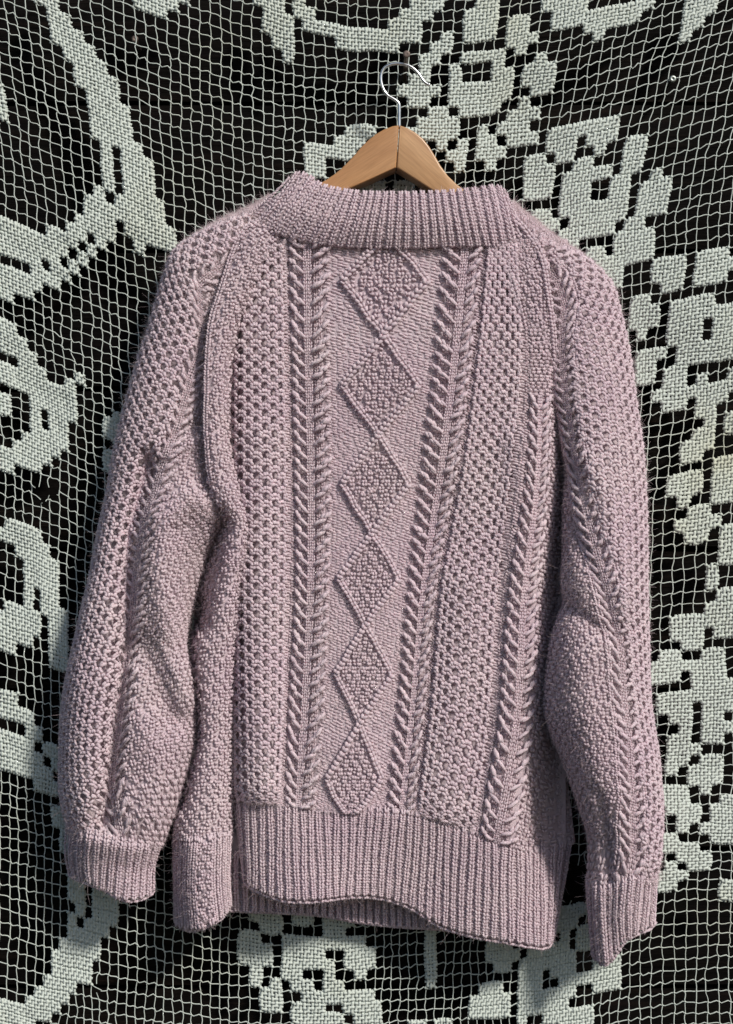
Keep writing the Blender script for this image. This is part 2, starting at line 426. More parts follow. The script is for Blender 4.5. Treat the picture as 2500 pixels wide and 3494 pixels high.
F(G, [(1380,30),(1440,0),(1500,0),(1500,80),(1490,160),(1500,240),(1490,270),(1420,300),(1420,340),(1360,360),(1230,360),(1220,310),(1230,240),(1300,220),(1310,150),(1370,150),(1430,130),(1440,70)],
     [(1570,30),(1720,20),(1720,190),(1580,180)], [(1140,450),(1280,450),(1410,440),(1420,520),(1400,590),(1340,600),(1310,650),(1230,660),(1210,600),(1150,580),(1150,490)],
     [(1490,300),(1720,290),(1720,650),(1530,660),(1480,600),(1470,500),(1490,420)], [(1330,690),(1400,680),(1520,680),(1530,780),(1460,820),(1450,900),(1240,900),(1250,770),(1330,750)],
     [(1490,820),(1580,810),(1720,840),(1720,1020),(1540,1060),(1500,960)], [(1490,1040),(1560,1050),(1540,1140),(1530,1240),(1460,1270),(1460,1180)],
     [(1530,1270),(1720,1260),(1720,1530),(1570,1560),(1490,1550),(1440,1490),(1460,1350)], [(1180,1440),(1290,1430),(1390,1420),(1440,1490),(1430,1620),(1390,1650),(1290,1650),(1200,1600),(1170,1520)],
     [(1090,1670),(1180,1660),(1240,1680),(1250,1730),(1300,1740),(1300,1840),(1250,1880),(1040,1880),(1040,1750),(1110,1720)],
     [(1410,1660),(1470,1630),(1540,1640),(1580,1700),(1550,1800),(1580,1850),(1720,1860),(1720,2050),(1560,2070),(1460,2050),(1400,2000),(1340,1980),(1340,1880),(1350,1750)],
     [(1110,1950),(1290,1930),(1300,2000),(1360,2060),(1350,2120),(1260,2150),(1170,2130),(1150,2060),(1110,2050)], [(1400,2130),(1480,2070),(1520,2130),(1590,2150),(1600,2233),(1400,2233)])
F(HH, [(1110,-60),(1340,-60),(1350,110),(1330,200),(1270,210),(1240,130),(1180,110),(1110,40)], [(1400,80),(1450,30),(1560,20),(1590,110),(1580,240),(1500,260),(1400,240),(1380,180)],
      [(1150,260),(1210,230),(1220,190),(1290,220),(1300,270),(1380,260),(1390,320),(1340,360),(1290,430),(1260,500),(1200,490),(1140,460),(1150,370)],
      [(1340,430),(1400,360),(1560,350),(1560,560),(1500,600),(1440,640),(1370,590),(1310,540),(1320,470)],
      [(1080,570),(1290,570),(1310,650),(1370,680),(1360,800),(1310,900),(1240,960),(1230,760),(1130,750)],
      [(1080,930),(1230,930),(1270,970),(1340,920),(1390,1000),(1470,1010),(1470,1110),(1410,1180),(1280,1200),(1230,1320),(1060,1330),(1060,1180),(1150,1120),(1120,1020)],
      [(1450,700),(1500,660),(1720,650),(1720,940),(1560,950),(1530,1000),(1470,980),(1410,830),(1450,770)], [(1490,1230),(1720,1220),(1720,1360),(1560,1380),(1550,1430),(1490,1430)],
      [(380,1380),(640,1430),(640,1480),(650,1700),(560,1720),(500,1700),(480,1690),(400,1700),(340,1680)],
      [(650,1790),(740,1770),(840,1770),(850,1910),(800,1990),(720,2030),(690,2060),(640,2010),(600,1940),(610,1850)],
      [(140,1790),(200,1700),(300,1700),(390,1690),(460,1700),(560,1750),(570,1840),(560,1960),(520,2030),(470,2060),(440,2120),(340,2160),(260,2170),(150,2140),(110,2080),(120,1930)],
      [(440,2100),(540,2060),(640,2080),(650,2180),(600,2300),(440,2300)])
H(HH, [(295,1870),(415,1865),(415,1995),(285,2000)])
DT(HH, (1250,1160),(1290,960),(1200,1050),(555,1510),(490,1580),(430,1640),(530,1700),(500,2040),(580,1840))
F(IB, [(340,440),(430,440),(430,600),(420,760),(410,900),(415,1020),(330,1010),(330,880),(340,700)], [(805,560),(900,560),(1020,600),(1060,690),(1080,720),(1050,790),(1000,840),(870,830),(860,760),(805,750)],
      [(790,930),(990,920),(985,1090),(1050,1100),(1050,1170),(980,1170),(910,1180),(900,1250),(760,1240),(700,1190),(720,1080),(720,1010),(780,990)],
      [(1050,1180),(1130,1180),(1130,1330),(1050,1330)], [(1290,1180),(1400,1180),(1380,1330),(1290,1330)], [(190,1210),(340,1190),(545,1200),(540,1330),(190,1330)])
DT(IB, (365,1235),(1045,650),(1110,730))
F(JB, [(350,360),(420,340),(640,340),(650,500),(580,530),(560,580),(440,570),(430,500),(370,470)], [(700,360),(860,380),(870,450),(900,500),(860,500),(720,480)],
      [(920,380),(1140,400),(1150,570),(1080,560),(1070,690),(1000,690),(960,600),(920,600)],
      [(310,540),(440,540),(450,640),(500,660),(500,790),(440,850),(440,960),(370,940),(350,870),(300,850),(300,770),(240,760),(250,690),(240,600)],
      [(570,610),(640,540),(740,550),(780,590),(900,590),(960,660),(990,770),(1060,800),(1060,900),(1070,1070),(1000,1130),(920,1160),(790,1130),(760,1040),(650,1000),(640,920),(570,900),(570,700)],
      [(1110,590),(1200,580),(1330,600),(1330,810),(1280,880),(1210,890),(1120,860),(1090,770),(1060,730),(1110,680)],
      [(440,1050),(520,920),(570,930),(600,980),(640,1010),(640,1190),(500,1210),(500,1140),(440,1130)],
      [(1120,980),(1170,950),(1250,960),(1330,1000),(1340,1060),(1410,1070),(1415,1200),(1360,1330),(1200,1330),(1190,1190),(1080,1190),(1060,1120),(1120,1060)],
      [(700,1090),(770,1060),(790,1140),(850,1180),(930,1200),(930,1330),(720,1330),(700,1190)], [(960,1180),(1080,1160),(1080,1330),(990,1330)])
H(JB, [(775,815),(925,825),(925,985),(850,980),(785,935)])

def inpoly(x, y, poly):
    r = np.zeros(x.shape, bool); n = len(poly)
    for a in range(n):
        x1, y1 = poly[a]; x2, y2 = poly[(a + 1) % n]
        if y1 == y2: continue
        c = ((y1 > y) != (y2 > y)) & (x < (x2 - x1) * (y - y1) / (y2 - y1) + x1)
        r ^= c
    return r
ccx = (NX[:-1, :-1] + NX[1:, :-1] + NX[:-1, 1:] + NX[1:, 1:]) / 4
ccy = (NY[:-1, :-1] + NY[1:, :-1] + NY[:-1, 1:] + NY[1:, 1:]) / 4
filled = np.zeros(ccx.shape, bool)
cover = np.zeros(ccx.shape)
for fa in (.1, .3, .5, .7, .9):
    for fb in (.1, .3, .5, .7, .9):
        sx = (NX[:-1, :-1] * (1 - fa) + NX[1:, :-1] * fa) * (1 - fb) + (NX[:-1, 1:] * (1 - fa) + NX[1:, 1:] * fa) * fb
        sy = (NY[:-1, :-1] * (1 - fa) + NY[1:, :-1] * fa) * (1 - fb) + (NY[:-1, 1:] * (1 - fa) + NY[1:, 1:] * fa) * fb
        hit = np.zeros(ccx.shape, bool)
        for p in FILL: hit |= inpoly(sx, sy, p)
        for p in HOLE: hit &= ~inpoly(sx, sy, p)
        cover += hit / 25.0
filled = cover > .53
for (x, y) in DOTS:
    a = np.unravel_index(np.argmin((ccx - x) ** 2 + (ccy - y) ** 2), ccx.shape)
    filled[a] = False
for (x, y) in ((1385, 205), (1388, 240), (1385, 180)):
    filled[np.unravel_index(np.argmin((ccx - x) ** 2 + (ccy - y) ** 2), ccx.shape)] = False
vis_cell = (ccx > -110) & (ccx < 2610) & (ccy > -110) & (ccy < 3610)
filled &= vis_cell

curtain = thing("lace_curtain", "white cotton filet lace with woven flowers and scrolls hanging on dark boards", "curtain", tuple(P(1250, -100, .006)))
# net threads: one tube per cell side that is not inside a woven area
torn = [(150, 1668, 34), (1985, 2985, 62), (1945, 3040, 40), (300, 3250, 26), (330, 3350, 18)]
def istorn(x, y):
    r = np.zeros(np.shape(x), bool)
    for tx, ty, q in torn: r |= (x - tx) ** 2 + (y - ty) ** 2 < q * q
    return r
def net_edges(a0, a1, horizontal):
    i0, j0 = a0; i1, j1 = a1
    x0, y0, d0 = NX[i0, j0], NY[i0, j0], ND[i0, j0]; x1, y1, d1 = NX[i1, j1], NY[i1, j1], ND[i1, j1]
    n = len(x0)
    t = np.array([0, .22, .5, .78, 1.0])
    X = x0[:, None] + (x1 - x0)[:, None] * t; Y = y0[:, None] + (y1 - y0)[:, None] * t; Dd = d0[:, None] + (d1 - d0)[:, None] * t
    wob = rng.normal(0, 1.5, n)[:, None] * np.sin(math.pi * t) + rng.normal(0, 1.0, n)[:, None] * np.sin(2 * math.pi * t)
    if horizontal:
        Y += wob + 2.6 * np.sin(2 * math.pi * t) * (1 + .5 * rng.normal(0, 1, n))[:, None]
    else:
        X += wob
    R = np.full((n, 5), 1.95) * rng.uniform(.88, 1.12, (n, 1)); R[:, [0, 4]] *= 1.15
    return X, Y, Dd, R
keep = (NX > -340) & (NX < 2840) & (NY > -180) & (NY < 3680)
fpad = np.zeros((NI + 1, NJ + 1), bool); fpad[1:-1, 1:-1] = filled
tn = istorn(NX, NY)
net = Bag()
ends = []
for hor in (True, False):
    if hor:
        i0, j0 = np.meshgrid(np.arange(NI - 1), np.arange(NJ), indexing='ij'); i1, j1 = i0 + 1, j0
        both = fpad[i0 + 1, j0] & fpad[i0 + 1, j0 + 1]
    else:
        i0, j0 = np.meshgrid(np.arange(NI), np.arange(NJ - 1), indexing='ij'); i1, j1 = i0, j0 + 1
        both = fpad[i0, j0 + 1] & fpad[i0 + 1, j0 + 1]
    ok = keep[i0, j0] & keep[i1, j1] & ~both
    t0, t1 = tn[i0, j0], tn[i1, j1]
    half = ok & (t0 ^ t1)
    ok &= ~(t0 | t1)
    X, Y, Dd, R = net_edges((i0[ok], j0[ok]), (i1[ok], j1[ok]), hor)
    V, Q, _ = tubes(P(X, Y, Dd), R * K, 4)
    net.add(V, Q)
    for a, b, c, d_, tt in zip(i0[half], j0[half], i1[half], j1[half], t0[half]):
        if tt: a, b, c, d_ = c, d_, a, b
        ends.append((NX[a, b], NY[a, b], ND[a, b], NX[c, d_], NY[c, d_]))
if ends:
    e = np.array(ends); t = np.linspace(0, 1, 6)
    L = rng.uniform(.3, .9, len(e))
    X = e[:, 0:1] + (e[:, 3:4] - e[:, 0:1]) * t * L[:, None] + rng.normal(0, 6, (len(e), 1)) * t ** 2 + rng.normal(0, 5, (len(e), 1)) * np.sin(3 * t)
    Y = e[:, 1:2] + (e[:, 4:5] - e[:, 1:2]) * t * L[:, None] + 14 * t ** 2 + rng.normal(0, 5, (len(e), 1)) * np.sin(3 * t)
    V, Q, _ = tubes(P(X, Y, e[:, 2:3] + .003 * t), np.full(X.shape, 1.7) * K, 4)
    net.add(V, Q)
# knots
kn = keep & ~tn
kx, ky, kd = NX[kn], NY[kn], ND[kn]
octv = np.array([(1, 0, 0), (-1, 0, 0), (0, 1, 0), (0, -1, 0), (0, 0, 1), (0, 0, -1)], float)
octf = np.array([(0, 4, 2), (2, 4, 1), (1, 4, 3), (3, 4, 0), (2, 5, 0), (1, 5, 2), (3, 5, 1), (0, 5, 3)])
cen = P(kx, ky, kd + .0004)
nf = (fpad[:-1, :-1].astype(int) + fpad[1:, :-1] + fpad[:-1, 1:] + fpad[1:, 1:])[kn]
rr = (np.where((nf > 0) & (nf < 4), rng.uniform(6.0, 9.0, len(cen)), rng.uniform(3.0, 4.2, len(cen)))[:, None, None]) * K * np.array([1, .55, 1])
net.add((cen[:, None, :] + rr * octv[None]).reshape(-1, 3), None, (octf[None] + 6 * np.arange(len(cen))[:, None, None]).reshape(-1, 3))
obj("net", net.mesh("net"), LACE, curtain, kind="stuff")

# woven areas: connected groups of filled cells, each a plain weave of three threads per cell
lab = -np.ones(filled.shape, int); ncomp = 0
for a in zip(*np.where(filled)):
    if lab[a] >= 0: continue
    st = [a]; lab[a] = ncomp
    while st:
        i, j = st.pop()
        for i2, j2 in ((i + 1, j), (i - 1, j), (i, j + 1), (i, j - 1)):
            if 0 <= i2 < filled.shape[0] and 0 <= j2 < filled.shape[1] and filled[i2, j2] and lab[i2, j2] < 0:
                lab[i2, j2] = ncomp; st.append((i2, j2))
    ncomp += 1
SUBN = 3
sub = (np.arange(SUBN) + .5) / SUBN
def cellpt(i, j, a, b):
    f = lambda Z: (Z[i, j] * (1 - a) + Z[i + 1, j] * a) * (1 - b) + (Z[i, j + 1] * (1 - a) + Z[i + 1, j + 1] * a) * b
    return f(NX), f(NY), f(ND)
for c in range(ncomp):
    ci, cj = np.where(lab == c)
    bag = Bag(); n = len(ci)
    tpos = np.concatenate([[-0.02], sub, [1.02]])
    for dirn in (0, 1):
        for q in range(SUBN):
            I = np.repeat(ci[:, None], len(tpos), 1); J = np.repeat(cj[:, None], len(tpos), 1)
            jit = rng.normal(0, .022, (n, 1))
            if dirn == 0:
                a_ = np.repeat(tpos[None], n, 0); b_ = np.full_like(a_, sub[q]) + jit * np.sin(math.pi * a_)
                par = (cj[:, None] * SUBN + q) + (ci[:, None] * SUBN + np.arange(SUBN)[None])
                sg = np.where(par % 2 == 0, 1.0, -1.0)
                before = fpad[ci, cj + 1]; after = fpad[ci + 2, cj + 1]
            else:
                b_ = np.repeat(tpos[None], n, 0); a_ = np.full_like(b_, sub[q]) + jit * np.sin(math.pi * b_)
                par = (ci[:, None] * SUBN + q) + (cj[:, None] * SUBN + np.arange(SUBN)[None])
                sg = np.where(par % 2 == 0, -1.0, 1.0)
                before = fpad[ci + 1, cj]; after = fpad[ci + 1, cj + 2]
            # free edges: thread turns round the border, so it bulges out a little
            if dirn == 0: nb = fpad[ci + 1, cj] if q == 0 else fpad[ci + 1, cj + 2]
            else: nb = fpad[ci, cj + 1] if q == 0 else fpad[ci + 2, cj + 1]
            ov = np.where((q != 1) & ~nb, -.13, .13)
            if dirn == 0:
                a_[:, 0] = np.where(before, a_[:, 0], -ov); a_[:, -1] = np.where(after, a_[:, -1], 1 + ov)
            else:
                b_[:, 0] = np.where(before, b_[:, 0], -ov); b_[:, -1] = np.where(after, b_[:, -1], 1 + ov)
            X, Y, Dd = cellpt(I, J, a_, b_)
            hgt = np.zeros_like(X); hgt[:, 1:-1] = sg * .00062
            rad = np.full_like(X, 4.7); rad[:, 1:-1] = np.where(sg > 0, 5.7, 4.2)
            rad *= rng.uniform(.9, 1.1, (n, 1))
            V, Q, T = tubes(P(X, Y, Dd + .0006 + hgt), rad * K, 5, .55, True)
            bag.add(V, Q, T)
    obj("woven_motif", bag.mesh("woven_motif"), LACE, curtain)

# ------------------------------------------------------------------ sweater surface patches
def catmull(tab, f):
    """tab (n, ...), f float index array -> interpolated"""
    n = len(tab)
    f = np.clip(f, 0, n - 1 - 1e-9); i = f.astype(int); t = (f - i)
    p0 = tab[np.maximum(i - 1, 0)]; p1 = tab[i]; p2 = tab[np.minimum(i + 1, n - 1)]; p3 = tab[np.minimum(i + 2, n - 1)]
    t = t.reshape(t.shape + (1,) * (tab.ndim - 1))
    return 0.5 * (2 * p1 + (p2 - p0) * t + (2 * p0 - 5 * p1 + 4 * p2 - p3) * t * t + (3 * p1 - p0 - 3 * p2 + p3) * t ** 3)

def seg_dist(px, py, line):
    best = np.full(px.shape, 1e9)
    for (x1, y1), (x2, y2) in zip(line[:-1], line[1:]):
        dx, dy = x2 - x1, y2 - y1
        t = np.clip(((px - x1) * dx + (py - y1) * dy) / (dx * dx + dy * dy), 0, 1)
        best = np.minimum(best, np.hypot(px - x1 - t * dx, py - y1 - t * dy))
    return best

ST = 12.0 * K          # one stitch in metres
class Surf:
    folds = ()
    def d_extra(s, px, py):
        e = 0
        for line, wd, amp in s.folds:
            e = e + amp * np.exp(-(seg_dist(px, py, line) / wd) ** 2)
        return e
    def pos(s, u, v):
        px, py, d = s.raw(u, v)
        return P(px, py, d + s.d_extra(px, py))
    def at(s, u, v, h):
        u = np.asarray(u, float); v = np.asarray(v, float)
        p = s.pos(u, v); e = 0.3
        n = nrm(np.cross(s.pos(u + e, v) - s.pos(u - e, v), s.pos(u, v + e) - s.pos(u, v - e)))
        n = n * s.sign
        return p + n * (np.asarray(h)[..., None] * ST), n

class Table(Surf):
    """grid of control points: rows x columns of (px, py, d); us / vs give stitch coordinates of columns / rows"""
    sign = -1.0
    def __init__(s, us, vs, tab, folds=()):
        s.us = np.array(us, float); s.vs = np.array(vs, float); s.tab = np.array(tab, float); s.folds = folds
        s.U = s.us[-1]; s.u0 = s.us[0]; s.V = s.vs[-1]
    def raw(s, u, v):
        fu = np.interp(u, s.us, np.arange(len(s.us))); fv = np.interp(v, s.vs, np.arange(len(s.vs)))
        sh = fu.shape; fu = fu.ravel(); fv = fv.ravel()
        nu = len(s.us); nv = len(s.vs)
        i = np.minimum(fu.astype(int), nu - 2); t = fu - i
        r = []
        for o in (-1, 0, 1, 2):
            r.append(s.colat(np.clip(i + o, 0, nu - 1), fv))
        t = t[:, None]
        p0, p1, p2, p3 = r
        q = 0.5 * (2 * p1 + (p2 - p0) * t + (2 * p0 - 5 * p1 + 4 * p2 - p3) * t * t + (3 * p1 - p0 - 3 * p2 + p3) * t ** 3)
        return q[:, 0].reshape(sh), q[:, 1].reshape(sh), q[:, 2].reshape(sh)
    def colat(s, ci, fv):
        n = len(s.vs); i = np.minimum(fv.astype(int), n - 2); t = (fv - i)[:, None]
        p0 = s.tab[np.maximum(i - 1, 0), ci]; p1 = s.tab[i, ci]; p2 = s.tab[i + 1, ci]; p3 = s.tab[np.minimum(i + 2, n - 1), ci]
        return 0.5 * (2 * p1 + (p2 - p0) * t + (2 * p0 - 5 * p1 + 4 * p2 - p3) * t * t + (3 * p1 - p0 - 3 * p2 + p3) * t ** 3)

class Tube(Surf):
    """rows (xL,yL,xR,yR,thL,thR,d0,b): bulging cross-sections from left to right edge; u counted in stitches from the anchor side"""
    sign = 1.0
    def __init__(s, rows, anchor='L', folds=(), rowpx=10.0, vlen=None):
        s.rows = np.array(rows, float); s.anchor = anchor; s.folds = folds; s.sign = -1.0 if anchor == 'L' else 1.0
        mid = (s.rows[:, :2] + s.rows[:, 2:4]) / 2
        if vlen == 'A':
            mid = s.rows[:, :2] if anchor == 'L' else s.rows[:, 2:4]
        L = np.concatenate([[0], np.cumsum(np.hypot(*(mid[1:] - mid[:-1]).T))]) / rowpx
        s.vs = L; s.V = L[-1]
        th = np.radians(s.rows[:, 4:6])
        lo = np.where(th[:, 0] < -math.pi / 2, -1, np.sin(th[:, 0])); hi = np.where(th[:, 1] > math.pi / 2, 1, np.sin(th[:, 1]))
        W = np.hypot(s.rows[:, 2] - s.rows[:, 0], s.rows[:, 3] - s.rows[:, 1])
        s.Ur = W / (hi - lo) * (th[:, 1] - th[:, 0]) * .82 / 12.0
    def Uat(s, v): return np.interp(v, s.vs, s.Ur)
    def raw(s, u, v):
        sh = np.shape(u); u = np.ravel(u); v = np.ravel(v)
        f = np.interp(v, s.vs, np.arange(len(s.vs)))
        r = catmull(s.rows, f)
        sp = np.clip(u / s.Uat(v), -.02, 1.02)
        if s.anchor == 'R': sp = 1 - sp
        thL, thR = np.radians(r[:, 4]), np.radians(r[:, 5])
        th = thL + (thR - thL) * sp
        lo = np.where(thL < -math.pi / 2, -1, np.sin(thL)); hi = np.where(thR > math.pi / 2, 1, np.sin(thR))
        x = (np.sin(th) - lo) / (hi - lo)
        px = r[:, 0] + (r[:, 2] - r[:, 0]) * x; py = r[:, 1] + (r[:, 3] - r[:, 1]) * x
        ct = np.cos(th); d = r[:, 6] + .86 * r[:, 7] * np.sign(ct) * np.abs(ct) ** .7
        return px.reshape(sh), py.reshape(sh), d.reshape(sh)

class Lobes:
    """short yarn loops laid on a surface patch: A, B end points in (u, v, h), crown height and radius in stitches"""
    def __init__(s, surf): s.s = surf; s.A, s.B, s.c, s.r = [], [], [], []
    def add(s, A, B, crown, r):
        A = np.atleast_2d(np.asarray(A, float)); B = np.atleast_2d(np.asarray(B, float)); n = len(A)
        s.A.append(A); s.B.append(B); s.c.append(np.broadcast_to(np.asarray(crown, float), n)); s.r.append(np.broadcast_to(np.asarray(r, float), n))
    def build(s, name, parent, flip=False, maskfn=None, label=None):
        A = np.concatenate(s.A); B = np.concatenate(s.B); c = np.concatenate(s.c); r = np.concatenate(s.r)
        if maskfn is not None:
            m = maskfn((A[:, 0] + B[:, 0]) / 2, (A[:, 1] + B[:, 1]) / 2); A, B, c, r = A[m], B[m], c[m], r[m]
        n = len(A)
        j = rng.normal(0, .045, (n, 3)); A = A + j; B = B + j + rng.normal(0, .03, (n, 3)); r = r * rng.uniform(.9, 1.1, n)
        if isinstance(s.s, Tube) and s.s.anchor == 'R': pass
        C = []
        Nn = None
        for t, hh in ((0, -.10), (.28, 1.0), (.72, 1.0), (1, -.10)):
            q = A + (B - A) * t
            p, nn = s.s.at(q[:, 0], q[:, 1], q[:, 2] + c * hh)
            C.append(p); Nn = nn if Nn is None else Nn + nn
        Nn = nrm(Nn)
        T = nrm(C[2] - C[1]); Sd = nrm(np.cross(T, Nn)); Nn = np.cross(Sd, T)
        a = np.arange(5) * 2 * math.pi / 5 + math.pi / 2
        R = (r * ST)[:, None, None]
        off = R * (np.cos(a)[None, :, None] * Sd[:, None, :] + .9 * np.sin(a)[None, :, None] * Nn[:, None, :])
        V = np.concatenate([C[0][:, None], C[1][:, None] + off, C[2][:, None] + off, C[3][:, None]], 1)   # 12 verts
        k = np.arange(5); k2 = (k + 1) % 5
        Tq = np.stack([1 + k, 1 + k2, 6 + k2, 6 + k], -1)
        T1 = np.stack([0 * k, 1 + k2, 1 + k], -1); T2 = np.stack([0 * k + 11, 6 + k, 6 + k2], -1)
        tt = np.concatenate([T1, T2])
        b = 12 * np.arange(n)
        me = mesh_np(name, V.reshape(-1, 3), (Tq[None] + b[:, None, None]).reshape(-1, 4), (tt[None] + b[:, None, None]).reshape(-1, 3))
        return obj(name, me, WOOL, parent, label=label)
    # --- patterns
    def strand(s, path, n, wd, r=.27, crown=.12):
        """a column of knit V stitches following path (list of (u,v,h)) with n stitches"""
        path = np.asarray(path, float)
        f = np.linspace(0, len(path) - 1, n + 1)
        p = catmull(path, f)
        d = np.diff(p, axis=0); ln = np.maximum(np.linalg.norm(d[:, :2], axis=1, keepdims=True), 1e-6)
        t = d / ln; perp = np.stack([-t[:, 1], t[:, 0], 0 * t[:, 0]], -1)
        for sd in (-1, 1):
            A = p[:-1] - t * .10 + sd * perp * wd * .46
            B = p[1:] + t * .22 + sd * perp * wd * .10
            A[:, 2] -= .06; B[:, 2] += .05
            s.add(A, B, crown, r)
    def column(s, u, v0, v1, h, wd=.9, r=.27, step=1.0, wob=0.0):
        n = max(1, int(round((v1 - v0) / step)))
        vv = np.linspace(v0, v1, n + 1)
        uu = u(vv) if callable(u) else u + 0 * vv
        path = np.stack([uu, vv, h + 0 * vv], -1)
        s.strand(path, n, wd, r)
    def purl(s, u, v, h=0.0, r=.33, hl=.82):
        u = np.ravel(u); v = np.ravel(v)
        od = (np.floor(u / 1.25).astype(int)) % 2 == 0
        sg = -.24 + rng.normal(0, .07, len(v))
        v = v + np.where(od, .5, 0) + rng.normal(0, .07, len(v)); u = u + rng.normal(0, .22, len(v))
        o = np.zeros_like(u) + h
        s.add(np.stack([u - hl, v + sg, o - .05], -1), np.stack([u + hl, v - sg, o - .05], -1), .16, r)
    def purl_area(s, u0, u1, v0, v1, h=0.0, mask=None):
        uu, vv = np.meshgrid(np.arange(u0 + .5, u1, 1.25), np.arange(v0 + .5, v1, .95), indexing='ij')
        uu = uu.ravel(); vv = vv.ravel()
        if mask is not None:
            m = mask(uu, vv); uu, vv = uu[m], vv[m]
        s.purl(uu, vv, h)
    def moss_area(s, u0, u1, v0, v1, h=0.0, mask=None, cell=1.4, rowp=1.2):
        uu, vv = np.meshgrid(np.arange(u0 + .5, u1, cell), np.arange(v0 + .5, v1, rowp), indexing='ij')
        uu = uu + rng.normal(0, .10, uu.shape); vv = vv + rng.normal(0, .10, vv.shape)
        ii, jj = np.meshgrid(np.arange(uu.shape[0]), np.arange(uu.shape[1]), indexing='ij')
        kn = ((ii + jj // 2) % 2 == 0).ravel(); uu = uu.ravel(); vv = vv.ravel()
        if mask is not None:
            m = mask(uu, vv); uu, vv, kn = uu[m], vv[m], kn[m]
        a, b = uu[kn], vv[kn]; o = 0 * a + h + .18
        for sd in (-1, 1):
            s.add(np.stack([a + sd * .36 * cell, b - .5 * rowp, o], -1), np.stack([a + sd * .10 * cell, b + .66 * rowp, o + .1], -1), .22, .265 * cell)
        s.purl(uu[~kn], vv[~kn] - .25, h + .02, .26 * cell, .40 * cell)
    def honeycomb(s, u0, ncell, v0, v1, per=4.7, wid=4.0, h=0.15, mask=None):
        hw = wid / 2
        for q in range(ncell * 2):
            sg = 1 if q % 2 == 0 else -1
            n = int((v1 - v0) / per * 4)
            vv = np.linspace(v0, v1, n + 1)
            ph = 2 * math.pi * (vv - v0) / per
            wv = np.cos(ph); wv = np.sign(wv) * np.abs(wv) ** .8
            uu = u0 + hw * (q + .5) + sg * wv * hw * .335
            tp = np.clip((v1 - vv) / 7, 0, 1)
            hh = (h + .72 * np.abs(wv) ** 1.2) * tp - .35 * (1 - tp)
            if mask is not None:
                m = mask(uu, vv)
                cut = np.where(m)[0]
                if len(cut) < 4: continue
                lo, hi = cut[0], cut[-1]
                uu, vv, hh = uu[lo:hi + 1], vv[lo:hi + 1], hh[lo:hi + 1]; n = len(uu) - 1
            s.strand(np.stack([uu, vv, hh], -1), n, 1.25 * hw / 2, .45, .24)
    def cable(s, uc, v0, v1, per=4.5, half=4.2, h=.25, centre=True, rel=.75):
        cu = uc if callable(uc) else (lambda v: uc + 0 * np.asarray(v, float))
        m = 0
        while v0 + m * per + 5.0 <= v1 + per:
            b = v0 + m * per
            for sd in (-1, 1):
                k = half / 4.2
                for off, hh in ((-.85, .0), (0, .22), (.85, .0)):
                    b1 = min(b + 4.9, v1 + .4)
                    jx, jy = rng.normal(0, .12, 2)
                    for (ua, va, ha, ub, vb, hb, cr_) in ((4.15, .0, .25, 2.9, 2.7, .95, .30), (3.05, 2.35, .95, 1.0, 4.9, .15, .32)):
                        va, vb = min(b + va, b1), min(b + vb, b1)
                        ca, cb = cu(np.array([va]))[0], cu(np.array([vb]))[0]
                        s.add([[ca + sd * (ua + off * .75 + jx) * k, va - off * .55 + jy, h + (ha + hh) * rel]], [[cb + sd * (ub + off * .5 + jx) * k, vb - off * .5 + jy, h + (hb + hh) * rel]], cr_ * rel, .52)
            m += 1
        if centre:
            for sd in (-2.6 * half / 4.2, -1.6 * half / 4.2, 1.6 * half / 4.2, 2.6 * half / 4.2):
                s.column(lambda v: cu(v) + sd, v0, v1, h - .75, .8, .26, 1.2)
            for sd in (-.48, .48):
                s.column(lambda v: cu(v) + sd, v0, v1, h + .15, .8, .25)
    def rib(s, uc, v0, v1, h=.55, wd=1.15, r=.34):
        s.column(uc, v0, v1, h, wd, r)

def base_mesh(surf, u0, u1, v0, v1, name, parent, step=1.0, h=-.30, ufn=None, relief=None, label=None):
    if ufn is None:
        uu = np.linspace(u0, u1, int((u1 - u0) / step) + 2)
        vv = np.linspace(v0, v1, int((v1 - v0) / step) + 2)
        U, Vv = np.meshgrid(uu, vv, indexing='ij')
    else:
        vv = np.linspace(v0, v1, int((v1 - v0) / step) + 2)
        nmax = int(max(ufn(vv)) / step) + 2
        sU, Vv = np.meshgrid(np.linspace(0, 1, nmax), vv, indexing='ij')
        U = sU * ufn(Vv)
    Hh = np.full(U.shape, h)
    if relief is not None: Hh = Hh + relief(U, Vv)
    p, _ = surf.at(U, Vv, Hh)
    n, m = U.shape
    i, j = np.meshgrid(np.arange(n - 1), np.arange(m - 1), indexing='ij')
    Q = np.stack([i * m + j, (i + 1) * m + j, (i + 1) * m + j + 1, i * m + j + 1], -1).reshape(-1, 4)
    me = mesh_np(name, p.reshape(-1, 3), Q)
    return obj(name, me, WOOL, parent, label=label)

sweater = thing("knit_sweater", "pale pink cable knit wool sweater hanging on a wooden hanger", "sweater", tuple(P(1290, 3200, .06)))
SURFS = []      # (surface, u0, u1, v0, v1, h) for loose fibres

